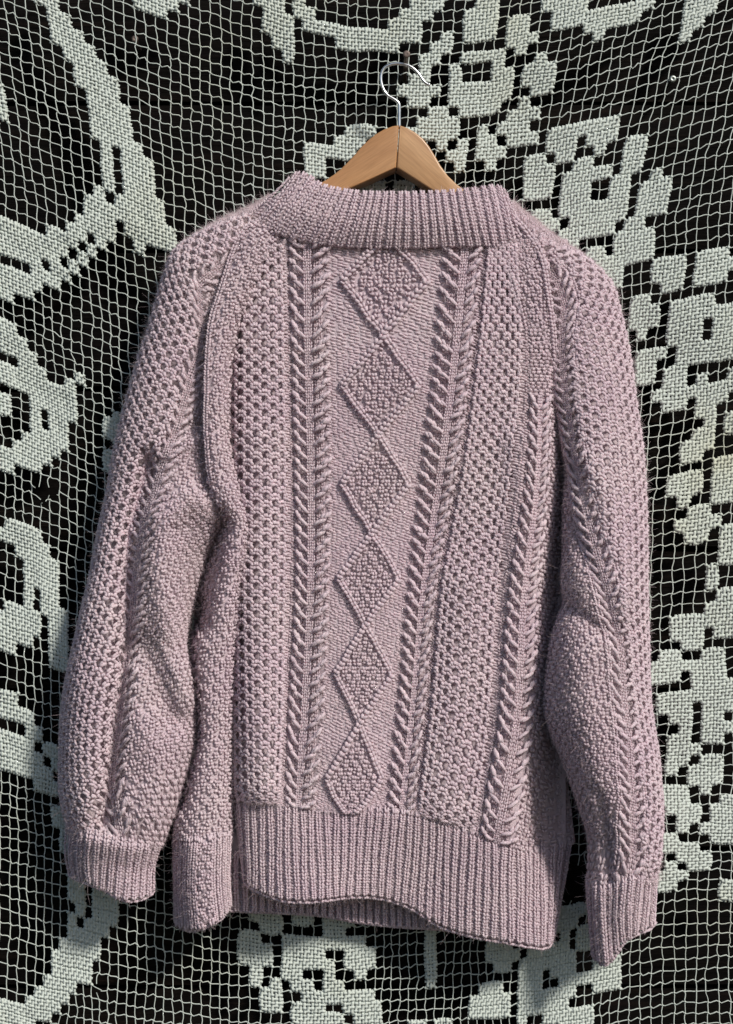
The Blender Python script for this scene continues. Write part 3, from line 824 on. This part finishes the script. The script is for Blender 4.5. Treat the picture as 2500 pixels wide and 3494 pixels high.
# ---------------- body
BU = [-8, -3, 0, 4, 16, 18, 28, 39, 50, 60, 62, 78, 81, 91, 98, 104]
bx = [[770,785,795,830,965,985,1131,1318,1506,1650,1668,1760,1790,1850,1900,1940],
      [770,782,792,828,972,995,1130,1305,1475,1612,1632,1778,1808,1870,1905,1935],
      [770,785,795,830,978,1004,1135,1285,1430,1562,1580,1745,1788,1868,1905,1935],
      [765,785,800,832,975,1007,1127,1255,1385,1492,1510,1695,1733,1832,1872,1915],
      [770,788,803,840,965,985,1112,1232,1352,1452,1475,1668,1700,1812,1865,1920],
      [775,790,805,850,950,970,1078,1193,1312,1415,1426,1615,1632,1755,1850,1965]]
tilt = np.array([0,0,0,0,.05,.06,.2,.24,.25,.3,.35,.8,.9,1.25,1.4,1.1])
byc = [815, 1200, 1600, 1990, 2385, 2745]
tl = [0, 5, 15, 40, 75, 118]
bd = [.016,.022,.040,.058,.064,.064,.066,.067,.067,.067,.067,.068,.068,.063,.034,.014]
btab = [[(bx[r][c], byc[r] + tl[r] * tilt[c], bd[c] - (.006 if r == 0 else 0)) for c in range(16)] for r in range(6)]
for r in range(5): btab[r][15] = (btab[r][15][0], btab[r][15][1], .012)
BV = [0, 36, 76, 115, 154.5, 190]
body_folds = ([([(985, 900), (1000, 1500), (990, 2700)], 60, -.004), ([(880, 1500), (880, 2300), (900, 2700)], 55, .006), ([(1480, 1700), (1400, 2300), (1350, 2750)], 90, -.005),
               ([(1600, 2000), (1560, 2400), (1500, 2800)], 70, .004), ([(1780, 1500), (1760, 2200), (1700, 2800)], 45, .006)])
body = Table(BU, BV, btab, body_folds)
def brel(u, v):
    r = np.zeros(u.shape)
    for a, b in ((0.5, 15.5), (19.8, 26.2), (51.8, 58.2), (62.3, 77.8), (83, 89.5)):
        r = np.where((u > a) & (u < b), -1.25 if b - a > 8 else -.7, r)
    return r
bo = base_mesh(body, -8, 104, 0, 190, "body", sweater, relief=brel)
SURFS.append((body, 4, 100, 0, 190, .5, 1.0))
L = Lobes(body); L.honeycomb(0, 4, 3, 189); L.moss_area(-8, 0, 3, 189); L.build("honeycomb_panel", bo)
L = Lobes(body); L.honeycomb(62, 4, 3, 189); L.build("honeycomb_panel", bo)
for a, b in ((15.6, 18.9), (59, 62.4), (77.6, 82)):
    L = Lobes(body); L.purl_area(a, b, 0, 190, -.1); L.build("purl_strip", bo)
for uc in (23, 55, 86.2):
    L = Lobes(body); L.cable(uc, 0 if uc < 80 else 50, 189); L.build("cable_panel", bo)
# diamonds
cr = np.array([1.0, 31, 64, 97, 128, 160, 192])
def dhalf(v):
    f = np.interp(v, cr, np.arange(len(cr))); t = f - np.floor(f)
    return 8.6 * (1 - np.abs(2 * t - 1))
ins = lambda u, v: np.abs(u - 39) < dhalf(v) - 1.2
out = lambda u, v: np.abs(u - 39) > dhalf(v) + .9
L = Lobes(body)
L.purl_area(26.8, 51.2, 0, 190, -.35, out)
L.moss_area(28, 50, 0, 190, 0.1, ins, 1.5, 1.2)
for a in range(len(cr) - 1):
    v0, v1 = cr[a], cr[a + 1]; vm = (v0 + v1) / 2
    for sd in (-1, 1):
        # outward leg then inward leg; legs running down to the right are the raised ropes
        for (ua, va, ub, vb) in ((39, v0, 39 + sd * 8.6, vm), (39 + sd * 8.6, vm, 39, v1)):
            rope = (ub - ua) > 0
            t = np.linspace(0, 1, 8)
            pth = np.stack([ua + (ub - ua) * t, va + (vb - va) * t, (.68 if rope else .95) + 0 * t], -1)
            pth[:, 0] += rng.normal(0, .12, 8)
            L.strand(pth, 12, 1.4 if rope else 1.55, .46 if rope else .5, .2)
L.build("diamond_panel", bo)
L = Lobes(body); L.moss_area(91, 104, 40, 190, 0, None, 1.6); L.moss_area(81, 91, 0, 50, 0, None, 1.3); L.build("moss_panel", bo)

# ---------------- front hem (ribbing)
HT = [(800,2742,.030),(840,2748,.052),(960,2758,.063),(1080,2770,.064),(1200,2774,.065),(1310,2778,.066),(1420,2792,.066),(1510,2818,.067),(1620,2858,.068),(1740,2898,.064),(1850,2918,.040),(1915,2898,.024),(1952,2875,.010)]
HB = [(836,2980,.032),(850,3014,.052),(965,3060,.070),(1090,3062,.074),(1185,3050,.068),(1290,3052,.062),(1400,3085,.060),(1500,3146,.060),(1610,3181,.064),(1740,3205,.066),(1850,3222,.056),(1880,3205,.042),(1886,3185,.026)]
NR = 43
fu = np.concatenate([[0], np.cumsum([math.hypot(HB[i + 1][0] + HT[i + 1][0] - HB[i][0] - HT[i][0], (HB[i + 1][2] - HB[i][2]) / K * 1.2) for i in range(12)])]); fu = fu / fu[-1] * NR * 2
mid = [tuple((np.array(a) * .5 + np.array(b) * .5)) for a, b in zip(HT, HB)]
end = [(b[0], b[1] + 4, b[2] - .005) for b in HB]
HT0 = [(x, y - 24, d - .004) for x, y, d in HT]
hem = Table(fu, [-2.4, 0, 14.5, 29, 30.2], [HT0, HT, mid, HB, end])
ho = base_mesh(hem, 0, NR * 2, -2.4, 30.2, "front_hem", sweater, .8, -.25)
def ribs(L, n, v0, v1, u_off=.5, edge=True, h=.45, wv=.12, r=.33):
    for q in range(n):
        ph = rng.uniform(0, 6.28)
        L.column(lambda v: q * 2 + u_off + wv * np.sin(v * .22 + ph), v0, v1, h, 1.2, r)
    uu, vv = np.meshgrid(np.arange(n) * 2 + u_off + 1, np.arange(v0 + .5, v1, 1.0), indexing='ij')
    L.purl(uu.ravel(), vv.ravel(), -.22, .28)
def edge_row(L, U, v, h=.35, step=.7):
    uu = np.arange(.3, U, step)
    L.add(np.stack([uu - .55, v + 0 * uu + .15, h + 0 * uu], -1), np.stack([uu + .55, v + 0 * uu - .1, h + 0 * uu], -1), .14, .46)
L = Lobes(hem); ribs(L, NR, -2.2, 29.1); edge_row(L, NR * 2, 29.45, .12, .7); L.build("ribbing", ho)
SURFS.append((hem, 2, NR * 2 - 2, 0, 30, .6, 1.2))

# ---------------- back hem seen below the front edge
bhB = [(760,3108,.030),(902,3113,.034),(1031,3119,.034),(1117,3128,.034),(1220,3147,.034),(1332,3160,.034),(1462,3169,.034),(1600,3178,.034),(1880,3180,.022)]
bhT = [(x, 2840, .026) for x, _, _ in bhB]
NB = 43
bu = np.interp([b[0] for b in bhB], [760, 1880], [0, NB * 2])
bh = Table(bu, [0, 16, 31], [bhT, [tuple((np.array(a) + np.array(b)) / 2) for a, b in zip(bhT, bhB)], bhB])
bho = base_mesh(bh, 0, NB * 2, 0, 31.3, "back_hem", sweater, 1.0, -.25)
L = Lobes(bh); ribs(L, NB, 8, 30.4, .5, True, 1.0, .12, .42); edge_row(L, NB * 2, 30.8); L.build("ribbing", bho)
SURFS.append((bh, 2, NB * 2 - 2, 16, 31, .6, .6))

# ---------------- back panel (inside of the far side, closes the garment)
bp = Table([0, 30, 60, 90], [0, 50, 100, 200], [[(860,760,.022),(1100,860,.020),(1550,860,.020),(1810,780,.022)], [(700,1200,.02),(1100,1200,.018),(1550,1200,.018),(1940,1200,.02)],
           [(720,1800,.02),(1100,1800,.018),(1550,1800,.018),(1930,1800,.02)], [(700,2950,.022),(1100,2950,.022),(1550,2950,.022),(1930,2900,.022)]])
base_mesh(bp, 0, 90, 0, 200, "back_panel", sweater, 3.0, 0)

# ---------------- left raglan band widening into the side flap
brow = [(915,735,1010,832,-60,40,.036,.018),(842,768,950,850,-70,50,.040,.022),(790,850,908,905,-60,60,.040,.026),(747,975,858,1005,-50,70,.042,.030),(708,1098,812,1105,-45,85,.044,.032),(695,1221,790,1215,-40,95,.045,.034),(693,1330,780,1350,-40,100,.046,.036),
        (692,1450,780,1500,-40,102,.046,.038),(702,1585,800,1616,-45,102,.046,.040),(722,1690,826,1715,-55,102,.044,.044),(735,1790,850,1800,-80,104,.040,.046),(705,1900,845,1893,-95,104,.036,.048),(678,2000,831,1985,-100,104,.034,.048),
        (640,2263,803,2263,-105,104,.030,.046),(615,2500,795,2490,-105,104,.028,.044),(605,2658,790,2658,-105,104,.028,.043),(596,2870,787,2860,-105,104,.028,.040)]
flap = Tube(brow, 'R', [([(748,1790),(722,1880),(700,1980),(672,2120)], 42, -.034), ([(672,2060),(648,2180),(645,2300),(662,2420),(668,2510),(645,2620),(612,2740)], 24, -.030)])
fo = base_mesh(flap, 0, 0, 0, flap.V, "side_panel", sweater, 1.0, -.25, flap.Uat)
lim = lambda u, v: (u < flap.Uat(v) - .3) & (u > -.2)
L = Lobes(flap)
Umax = flap.Ur.max()
L.moss_area(0, Umax, 0, flap.V, 0, lambda u, v: lim(u, v) & ((u < flap.Uat(v) - 1.7) | (v > 92)))
vv = np.linspace(0, 95, 120)
L.strand(np.stack([flap.Uat(vv) - 1.2, vv, .45 + 0 * vv], -1), 95, 1.3, .33)
L.build("moss_panel", fo)
SURFS.append((flap, 1, 9, 0, flap.V, .4, 1.6))
FT = [(594,2868,.022),(612,2876,.045),(650,2884,.064),(695,2880,.068),(740,2870,.064),(775,2862,.050),(788,2856,.030)]
FB = [(600,3135,.020),(612,3156,.040),(655,3164,.062),(700,3150,.070),(748,3127,.066),(778,3095,.048),(784,3062,.026)]
fmid = [(598,3000,.022),(606,3010,.044),(645,3015,.062),(690,3014,.070),(738,3008,.066),(772,2990,.050),(779,2975,.028)]
fe = [(x, y + 4, d - .004) for x, y, d in FB]
FT0 = [(x, y - 26, d - .006) for x, y, d in FT]
fhem = Table([0, 3, 7, 11, 15, 18.5, 20], [-2.6, 0, 14, 28, 29.2], [FT0, FT, fmid, FB, fe])
fho = base_mesh(fhem, 0, 20, -2.6, 29.2, "side_hem", sweater, .8, -.25)
L = Lobes(fhem)
for uc in (.8, 2.5, 4.2, 5.9, 7.4, 8.9, 13.8, 15.4, 17.0, 18.6):
    L.column(uc, -2.4, 28.2, .4, 1.15, .33)
L.moss_area(9.4, 13.4, -2.6, 28.5, .1); edge_row(L, 20, 28.7)
L.build("ribbing", fho)
SURFS.append((fhem, 1, 19, 0, 29, .5, 1.6))

# ---------------- right raglan band
rrow = [(1655,815,1745,735,-40,40,.040,.012),(1700,848,1800,790,-40,40,.046,.016),(1722,900,1850,880,-40,45,.048,.018),(1752,990,1868,990,-40,50,.050,.020),(1785,1110,1884,1110,-45,55,.050,.020),(1805,1230,1890,1240,-55,60,.044,.022),(1818,1350,1885,1360,-60,75,.036,.022),
        (1826,1450,1880,1470,-70,85,.024,.022),(1832,1560,1878,1580,-80,90,.010,.020)]
rband = Tube(rrow, 'L', ())
rbo = base_mesh(rband, 0, 0, 0, rband.V, "raglan_band", sweater, 1.0, -.25, rband.Uat)
L = Lobes(rband)
L.moss_area(0, rband.Ur.max(), 0, rband.V, 0, lambda u, v: (u > .8) & (u < rband.Uat(v) - .8))
vv = np.linspace(0, rband.V, 90)
L.strand(np.stack([0 * vv + .6, vv, .9 + 0 * vv], -1), int(rband.V * .8), 1.4, .44)
L.strand(np.stack([rband.Uat(vv) - .6, vv, .9 + 0 * vv], -1), int(rband.V * .8), 1.4, .44)
L.build("moss_panel", rbo)
SURFS.append((rband, 1, 8, 0, rband.V, .4, 1.0))

# ---------------- left sleeve
ls = [(925,668,935,800,-115,25,.014,.034),(850,712,852,800,-115,30,.018,.036),(755,753,800,850,-115,30,.020,.040),(655,812,758,945,-115,35,.020,.044),(592,871,732,1030,-115,35,.020,.046),(541,1015,708,1120,-112,38,.020,.046),(511,1123,700,1215,-110,40,.020,.048),
      (480,1215,696,1310,-110,40,.020,.050),(431,1394,695,1455,-110,42,.020,.054),(394,1554,705,1592,-110,45,.020,.058),(376,1665,735,1712,-110,60,.020,.062),(351,1782,765,1762,-110,95,.020,.066),(332,1874,724,1842,-110,105,.022,.066),
      (314,1973,697,1915,-110,108,.024,.066),(283,2099,655,2058,-110,108,.026,.066),(244,2276,630,2190,-110,108,.028,.064),(227,2369,647,2296,-110,108,.030,.062),(217,2474,660,2410,-110,108,.030,.060),(213,2592,660,2512,-110,108,.030,.060),
      (213,2690,634,2625,-110,108,.030,.058),(224,2770,590,2775,-110,108,.030,.056),(238,2848,546,2892,-110,108,.030,.050)]
lfolds = [([(511,1570),(443,1819),(432,2000),(428,2197),(395,2461),(369,2658),(355,2800)], 34, -.020),
          ([(740,1730),(640,1700),(560,1780),(545,1950),(565,2080),(600,2230),(635,2380)], 50, .014),
          ([(690,1890),(640,2060),(612,2200)], 34, -.010),
          ([(480,2200),(553,2342),(590,2440)], 52, -.008),
          ([(500,2480),(540,2640),(500,2780)], 60, .006),
          ([(300,2000),(290,2300),(300,2700)], 60, .004),
          ([(560,1500),(690,1440)], 14, -.003), ([(540,1560),(690,1500)], 14, .003)]
lsl = Tube(ls, 'L', lfolds, vlen='A')

def px2u(surf, pts):
    """(px,py) points -> (u,v) by search on the patch"""
    vv, ss = np.meshgrid(np.linspace(0, surf.V, 240), np.linspace(.02, .98, 120), indexing='ij')
    uu = ss * surf.Uat(vv); X, Y, _ = surf.raw(uu, vv)
    r = []
    for x, y in pts:
        k = np.unravel_index(np.argmin((X - x) ** 2 + (Y - y) ** 2), X.shape); r.append((uu[k], vv[k]))
    return np.array(r)
cl = px2u(lsl, [(770,880),(715,960),(688,1060),(676,1150),(665,1230),(640,1350),(605,1450),(570,1560),(520,1700),(480,1850),(455,2000),(440,2200),(422,2400),(405,2600),(395,2780),(392,2835)])
cl = cl[np.argsort(cl[:, 1])]
vg = np.linspace(cl[0, 1], cl[-1, 1], 200); ug = np.interp(vg, cl[:, 1], cl[:, 0])
ug = np.convolve(np.pad(ug, 15, mode='edge'), np.ones(31) / 31, 'valid')
clu = lambda v: np.interp(v, vg, ug)
lso = base_mesh(lsl, 0, 0, 0, lsl.V, 'sleeve', sweater, 1.0, -.25, lsl.Uat, lambda u, v: np.where((u > 6) & (u < clu(v) + 2), -1.3, 0))
V = lsl.V
u_edge = 5.0
L = Lobes(lsl); L.purl_area(0, 6, 0, V, 0, lambda u, v: u < np.minimum(u_edge + .8, lsl.Uat(v) - .5)); L.build("purl_strip", lso)
L = Lobes(lsl); L.honeycomb(u_edge, 8, 8, V - .5, 4.7, 4.0, .15, lambda u, v: (u < clu(v) - 2.6) & (u < lsl.Uat(v) - 1)); L.build("honeycomb_panel", lso)
L = Lobes(lsl)
L.cable(clu, 14, V - 1, 4.5, 2.8, .0, True, .45)
L.build("cable_panel", lso, maskfn=lambda u, v: (u < lsl.Uat(v) - .2))
L = Lobes(lsl); L.moss_area(0, lsl.Ur.max(), 10, V, 0, lambda u, v: (u > clu(v) + 2.4) & (u < lsl.Uat(v) - .2), 1.5, 1.25); L.build("moss_panel", lso)
SURFS.append((lsl, 1, 34, 0, V, .5, 2.2))
# left cuff
cT = [(232,2826,.022),(242,2834,.040),(300,2858,.072),(370,2876,.078),(440,2888,.078),(500,2890,.068),(540,2884,.046),(534,2878,.030)]
cM = [(228,2905,.022),(236,2915,.040),(296,2932,.064),(365,2948,.070),(430,2962,.070),(485,2964,.060),(520,2956,.042),(514,2950,.026)]
cB = [(238,2962,.022),(248,2984,.040),(303,3006,.060),(360,3028,.066),(424,3060,.070),(480,3058,.062),(518,3036,.044),(514,3020,.028)]
ce = [(x, y + 4, d - .004) for x, y, d in cB]
cT0 = [(x + (6 if x < 300 else 0), y - 30, d - .008) for x, y, d in cT]
cuf = Table([0, 1.5, 6, 11, 16, 20.5, 24, 25.5], [-3, 0, 8, 17, 18], [cT0, cT, cM, cB, ce])
co = base_mesh(cuf, 0, 25.5, -3, 18, "cuff", lso, .8, -.25)
L = Lobes(cuf); ribs(L, 13, -2.8, 17.2, .4); edge_row(L, 25.5, 17.5); o2 = L.build("ribbing", lso)
SURFS.append((cuf, 1, 24, 0, 17.5, .5, 2.0))

# ---------------- right sleeve
rs = [(1735,770,1745,690,-30,110,0.014,.034),(1800,800,1808,742,-30,110,0.018,.036),(1846,885,1912,823,-35,110,0.020,.040),(1862,985,1996,877,-38,112,0.020,.044),(1876,1068,2079,966,-40,112,0.020,.048),(1888,1155,2112,1070,-42,110,0.020,.052),(1893,1255,2143,1217,-45,110,0.020,.056),(1894,1375,2165,1380,-60,110,0.022,.060),(1900,1480,2182,1500,-90,110,0.024,.062),(1930,1600,2194,1610,-105,110,0.029,.064),(1924,1745,2200,1760,-108,110,0.035,.066),(1925,1870,2202,1880,-108,110,0.040,.066),(1920,1980,2202,2000,-108,110,0.043,.068),(1926,2060,2204,2110,-108,110,0.044,.068),(1903,2118,2205,2200,-108,110,0.044,.070),(1880,2205,2206,2290,-108,110,0.044,.070),(1864,2320,2210,2390,-108,110,0.044,.070),(1862,2424,2222,2484,-108,110,0.044,.070),(1885,2505,2237,2572,-108,110,0.044,.068),(1920,2585,2246,2670,-108,110,0.044,.066),(1950,2665,2253,2760,-108,110,0.044,.062),(1988,2775,2252,2850,-108,110,0.044,.058),(2013,2870,2246,2950,-108,110,0.044,.052),(2007,3020,2236,3015,-108,110,0.044,.044)]
rfolds = [([(1950,1760),(2010,1920),(2060,2050),(2100,2200)], 22, -.005), ([(1930,2060),(2000,2110),(2060,2160)], 26, -.007), ([(1980,2250),(2020,2500),(2060,2700)], 70, .006),
          ([(2050,2700),(2075,2850),(2085,3010)], 16, -.006), ([(2000,1560),(2060,1700),(2110,1900),(2140,2100)], 30, .004), ([(2150,2100),(2165,2500),(2160,2900)], 30, -.003)]
rsl = Tube(rs, 'R', rfolds, vlen='A')

V = rsl.V
c2 = px2u(rsl, [(1870,900),(1900,1000),(1910,1100),(1915,1200),(1925,1320),(1945,1460),(1975,1620),(2000,1760),(2045,1900),(2080,2020),(2105,2150),(2125,2300),(2138,2500),(2150,2700),(2155,2850),(2155,3000)])
c2 = c2[np.argsort(c2[:, 1])]
vg2 = np.linspace(c2[0, 1], c2[-1, 1], 200); ug2 = np.convolve(np.pad(np.interp(vg2, c2[:, 1], c2[:, 0]), 12, mode='edge'), np.ones(25) / 25, 'valid')
cru = lambda v: np.interp(v, vg2, ug2)
rso = base_mesh(rsl, 0, 0, 0, rsl.V, 'sleeve', sweater, 1.0, -.25, rsl.Uat, lambda u, v: np.where((u > 6) & (u < cru(v) + 2.5), -1.3, 0))
L = Lobes(rsl); L.purl_area(0, 6, 0, V, 0, lambda u, v: u < np.minimum(5.8, rsl.Uat(v) - .5)); L.build("purl_strip", rso)
L = Lobes(rsl); L.honeycomb(5, 7, 8, V - .5, 4.7, 4.0, .15, lambda u, v: (u < cru(v) - 3.4) & (u < rsl.Uat(v) - 1)); L.build("honeycomb_panel", rso)
L = Lobes(rsl); L.cable(cru, 22, V - 1, 4.5, 3.2, .0, True, .6)
vv = np.linspace(14, V, 200)
for off in (3.4, -3.4):
    L.strand(np.stack([np.clip(cru(vv) + off, .5, rsl.Uat(vv) - .3), vv, .45 + 0 * vv], -1), int(V - 14), 1.2, .32)
L.build("cable_panel", rso, maskfn=lambda u, v: u < rsl.Uat(v) - .2)
L = Lobes(rsl); L.moss_area(0, rsl.Ur.max(), 10, V, 0, lambda u, v: (u > cru(v) + 4) & (u < rsl.Uat(v) - .2), 1.5, 1.25); L.build("moss_panel", rso)
SURFS.append((rsl, 1, 26, 0, V, .5, 2.2))
# right cuff
cT = [(2012,3005,0.038),(2006,3016,0.054),(2040,3035,0.078),(2085,3030,0.080),(2130,3010,0.086),(2180,2998,0.082),(2226,2992,0.060),(2238,2985,0.042)]
cM = [(2018,3105,0.036),(2013,3115,0.052),(2044,3140,0.076),(2082,3135,0.078),(2122,3110,0.084),(2170,3090,0.080),(2222,3075,0.060),(2232,3065,0.040)]
cB = [(2030,3215,0.034),(2024,3250,0.050),(2054,3277,0.072),(2086,3262,0.074),(2126,3204,0.078),(2166,3179,0.076),(2214,3160,0.058),(2232,3138,0.038)]
ce = [(x, y + 3, d - .004) for x, y, d in cB]
cT0 = [(x, y - 30, d - .008) for x, y, d in cT]
cu2 = Table([0, 1.5, 5, 8.5, 12.5, 16.5, 20, 21.5], [-3, 0, 10, 21, 22], [cT0, cT, cM, cB, ce])
co2 = base_mesh(cu2, 0, 21.5, -3, 22, "cuff", rso, .8, -.25)
L = Lobes(cu2); ribs(L, 11, -2.8, 21.2, .4); edge_row(L, 21.5, 21.5); L.build("ribbing", rso)
SURFS.append((cu2, 1, 20, 0, 21.5, .5, 2.0))

# ---------------- neckband
nT = [(980,630,.032),(1000,603,.042),(1045,606,.050),(1095,640,.058),(1165,657,.062),(1246,666,.064),(1394,668,.066),(1517,663,.064),(1601,656,.060),(1686,645,.052),(1714,655,.042),(1735,690,.030)]
nB = [(858,730,.036),(878,758,.048),(928,784,.056),(984,808,.061),(1080,828,.064),(1200,840,.065),(1394,843,.066),(1542,838,.066),(1640,836,.065),(1735,840,.062),(1778,826,.056),(1806,790,.044)]
nM = [tuple((np.array(a) + np.array(b)) / 2 + np.array([0, 0, .006])) for a, b in zip(nT, nB)]
nF = [(x + (10 if x < 1100 else -8 if x > 1650 else 0), y + 14, d - .016) for x, y, d in nT]
nE = [(x, y - 2, d - .007) for x, y, d in nT]
nG = [(x, y + 6, d - .008) for x, y, d in nB]
nu = np.concatenate([[0], np.cumsum([math.hypot(nT[i + 1][0] - nT[i][0] + nB[i + 1][0] - nB[i][0], nT[i + 1][1] - nT[i][1] + nB[i + 1][1] - nB[i][1]) / 2 for i in range(11)])])
NN = 31
nu = nu / nu[-1] * NN * 2
neck = Table(nu, [-2.6, -1.0, 0, 8.5, 17, 18.2], [nF, nE, nT, nM, nB, nG])
no = base_mesh(neck, 0, NN * 2, -2.6, 18.2, "neckband", sweater, .8, -.25)
L = Lobes(neck); ribs(L, NN, -1.6, 16.9, .5, True, .5)
L.build("ribbing", no)
SURFS.append((neck, 1, NN * 2 - 1, -1.5, 17, .7, 1.4))

# ---------------- loose fibres standing off the wool
def fibres(n):
    pts = []
    wts = []
    for (sf, u0, u1, v0, v1, h, den) in SURFS: wts.append((u1 - u0) * (v1 - v0) * den)
    wts = np.array(wts) / sum(wts)
    for (sf, u0, u1, v0, v1, h, den), wgt in zip(SURFS, wts):
        m = int(n * wgt)
        v = rng.uniform(v0, v1, m)
        if isinstance(sf, Tube):
            u = rng.uniform(0, 1, m) * sf.Uat(v)
        else:
            u = rng.uniform(u0, u1, m)
        p, nn = sf.at(u, v, np.full(m, h) + rng.uniform(-.3, .15, m))
        ln = rng.gamma(2.2, .0010, m)[:, None]
        dr = nrm(nn * rng.uniform(.15, 1.0, (m, 1)) + rng.normal(0, .75, (m, 3)))
        cu = rng.normal(0, .7, (m, 3)) + np.array([0, 0, -.25])
        t = np.linspace(0, 1, 5)
        q = p[:, None, :] + ln[:, :, None] * (dr[:, None, :] * t[None, :, None] + cu[:, None, :] * (t ** 2)[None, :, None] * .6)
        pts.append(q)
    return np.concatenate(pts)
fp = fibres(230000)
hc = bpy.data.hair_curves.new("fuzz")
hc.add_curves([5] * len(fp))
hc.attributes["position"].data.foreach_set("vector", fp.reshape(-1).astype(np.float32))
ra = hc.attributes.get("radius") or hc.attributes.new("radius", 'FLOAT', 'POINT')
ra.data.foreach_set("value", np.tile(np.array([.00006, .00006, .00005, .00004, .00002], np.float32), len(fp)))
hc.materials.append(FUZZ)
fz = bpy.data.objects.new("fuzz", hc); COL.objects.link(fz); fz["kind"] = "stuff"
fz.parent = sweater; fz.matrix_parent_inverse = sweater.matrix_world.inverted()

# ------------------------------------------------------------------ hanger
HD0, HD1 = .022, .044
hanger = thing("coat_hanger", "varnished wooden coat hanger with a steel hook inside the sweater neck", "hanger", tuple(P(1362, 430, .035)))
LA = [(1361,426),(1340,429),(1310,440),(1281,457),(1256,477),(1231,501),(1212,524),(1187,551),(1163,575),(1138,595),(1108,615),(1081,630),(1000,668),(900,716),(800,768),(730,815),(712,838),(722,858),(760,852),(850,812),(950,764),(1060,708),(1167,654),(1260,614),(1351,572)]
RA = [(1363,426),(1389,435),(1419,452),(1443,472),(1463,497),(1483,529),(1502,563),(1527,598),(1557,627),(1601,659),(1680,712),(1780,778),(1850,828),(1866,850),(1856,868),(1820,858),(1740,808),(1640,750),(1570,706),(1498,664),(1420,614),(1353,572)]
def arm(pts, mt, d0, d1):
    bm = bmesh.new()
    f = [bm.verts.new(P(x, y, d1)) for x, y in pts]
    sc = (D - d1) / D
    b = []
    for x, y in pts:
        q = P(x, y, d1); b.append(bm.verts.new((q[0], -d0, q[2])))
    n = len(pts)
    bm.faces.new(f); bm.faces.new(b[::-1])
    for i in range(n):
        bm.faces.new((f[i], b[i], b[(i + 1) % n], f[(i + 1) % n]))
    bmesh.ops.recalc_face_normals(bm, faces=bm.faces[:])
    bm.edges.ensure_lookup_table()
    ed = [e for e in bm.edges if abs(e.verts[0].co.y - e.verts[1].co.y) < 1e-6]
    bmesh.ops.bevel(bm, geom=ed, offset=.0016, segments=3, affect='EDGES', profile=.5, clamp_overlap=True)
    me = bpy.data.meshes.new("hanger_arm"); bm.to_mesh(me); bm.free()
    me.polygons.foreach_set("use_smooth", np.ones(len(me.polygons), bool))
    me.set_sharp_from_angle(angle=math.radians(30))
    return me
obj("hanger_arm", arm(LA, ARM_A, HD0, HD1), ARM_A, hanger)
obj("hanger_arm", arm(RA, ARM_B, HD0, HD1), ARM_B, hanger)
hk = np.array([(1362,440),(1362,400),(1362,372),(1361,355),(1352,344),(1338,335),(1322,325),(1309,307),(1302,288),(1299,266),(1302,248),(1311,232),(1327,222),(1348,217),(1368,218),(1388,222),(1406,231),(1420,243),(1431,256),(1440,270),(1448,280),(1456,286),(1462,289)], float)
f = np.linspace(0, len(hk) - 1, 90)
hp = catmull(hk, f)
V_, Q_, T_ = tubes(P(hp[:, 0], hp[:, 1], np.full(len(hp), .035))[None], np.full((1, len(hp)), 5.0 * K), 10, 1.0, True)
hb = Bag(); hb.add(V_, Q_, T_)
bm = bmesh.new(); bmesh.ops.create_uvsphere(bm, u_segments=12, v_segments=8, radius=5.6 * K)
me0 = bpy.data.meshes.new("t"); bm.to_mesh(me0)
sv = np.array([v.co[:] for v in bm.verts]) + P(1462, 289, .035)
hb.add(sv, np.array([[v.index for v in fc.verts] for fc in bm.faces if len(fc.verts) == 4]), np.array([[v.index for v in fc.verts] for fc in bm.faces if len(fc.verts) == 3]))
bm.free(); bpy.data.meshes.remove(me0)
obj("hook", hb.mesh("hook"), CHROME, hanger)

# ------------------------------------------------------------------ nail and screws
def lathe_y(prof, x, z, segs=16):
    """prof: list of (y, r) along the wall normal"""
    V = []; Q = []
    for (y, r) in prof:
        for a in range(segs):
            t = 2 * math.pi * a / segs; V.append((x + r * math.cos(t), y, z + r * math.sin(t)))
    n = len(prof)
    for i in range(n - 1):
        for a in range(segs):
            b = (a + 1) % segs; Q.append((i * segs + a, i * segs + b, (i + 1) * segs + b, (i + 1) * segs + a))
    return np.array(V), np.array(Q)
def pin(name, label, cat, hx, hy, hd, rpx, shank, mt, thread=False):
    hp_ = P(hx, hy, hd)
    t = thing(name, label, cat, (hp_[0], -WALL_D, hp_[2]))
    R = rpx * K
    V, Q = lathe_y([(-hd + .0022, shank * K), (-hd + .0018, R * .9), (-hd + .0010, R), (-hd + .0003, R * .96), (-hd, R * .7), (-hd - .0001, R * .35), (-hd + (.0012 if thread else .0001), 1e-5)], hp_[0], hp_[2])
    obj(name.split("_")[-1] + "_head", mesh_np("head", V, Q), mt, t)
    prof = []
    ys = np.linspace(-hd + .002, -WALL_D + .005, 60 if thread else 4)
    for i, y in enumerate(ys):
        prof.append((y, shank * K * ((1.0 if i % 2 else .72) if thread and i > 8 else 1.0)))
    V, Q = lathe_y(prof, hp_[0], hp_[2], 12)
    obj(name.split("_")[-1] + "_shank", mesh_np("shank", V, Q), mt, t)
pin("iron_nail", "rusty dark iron nail that carries the hanger hook", "nail", 1387, 184, .046, 12.5, 7.0, IRON)
pin("metal_screw", "pale metal screw at the upper right with a net thread hooked round its head", "screw", 2296, 268, .008, 12, 6.0, ZINC, True)
pin("metal_screw", "dull grey screw behind the plain net at the upper left", "screw", 460, 132, .000, 12, 6.0, IRON, True)
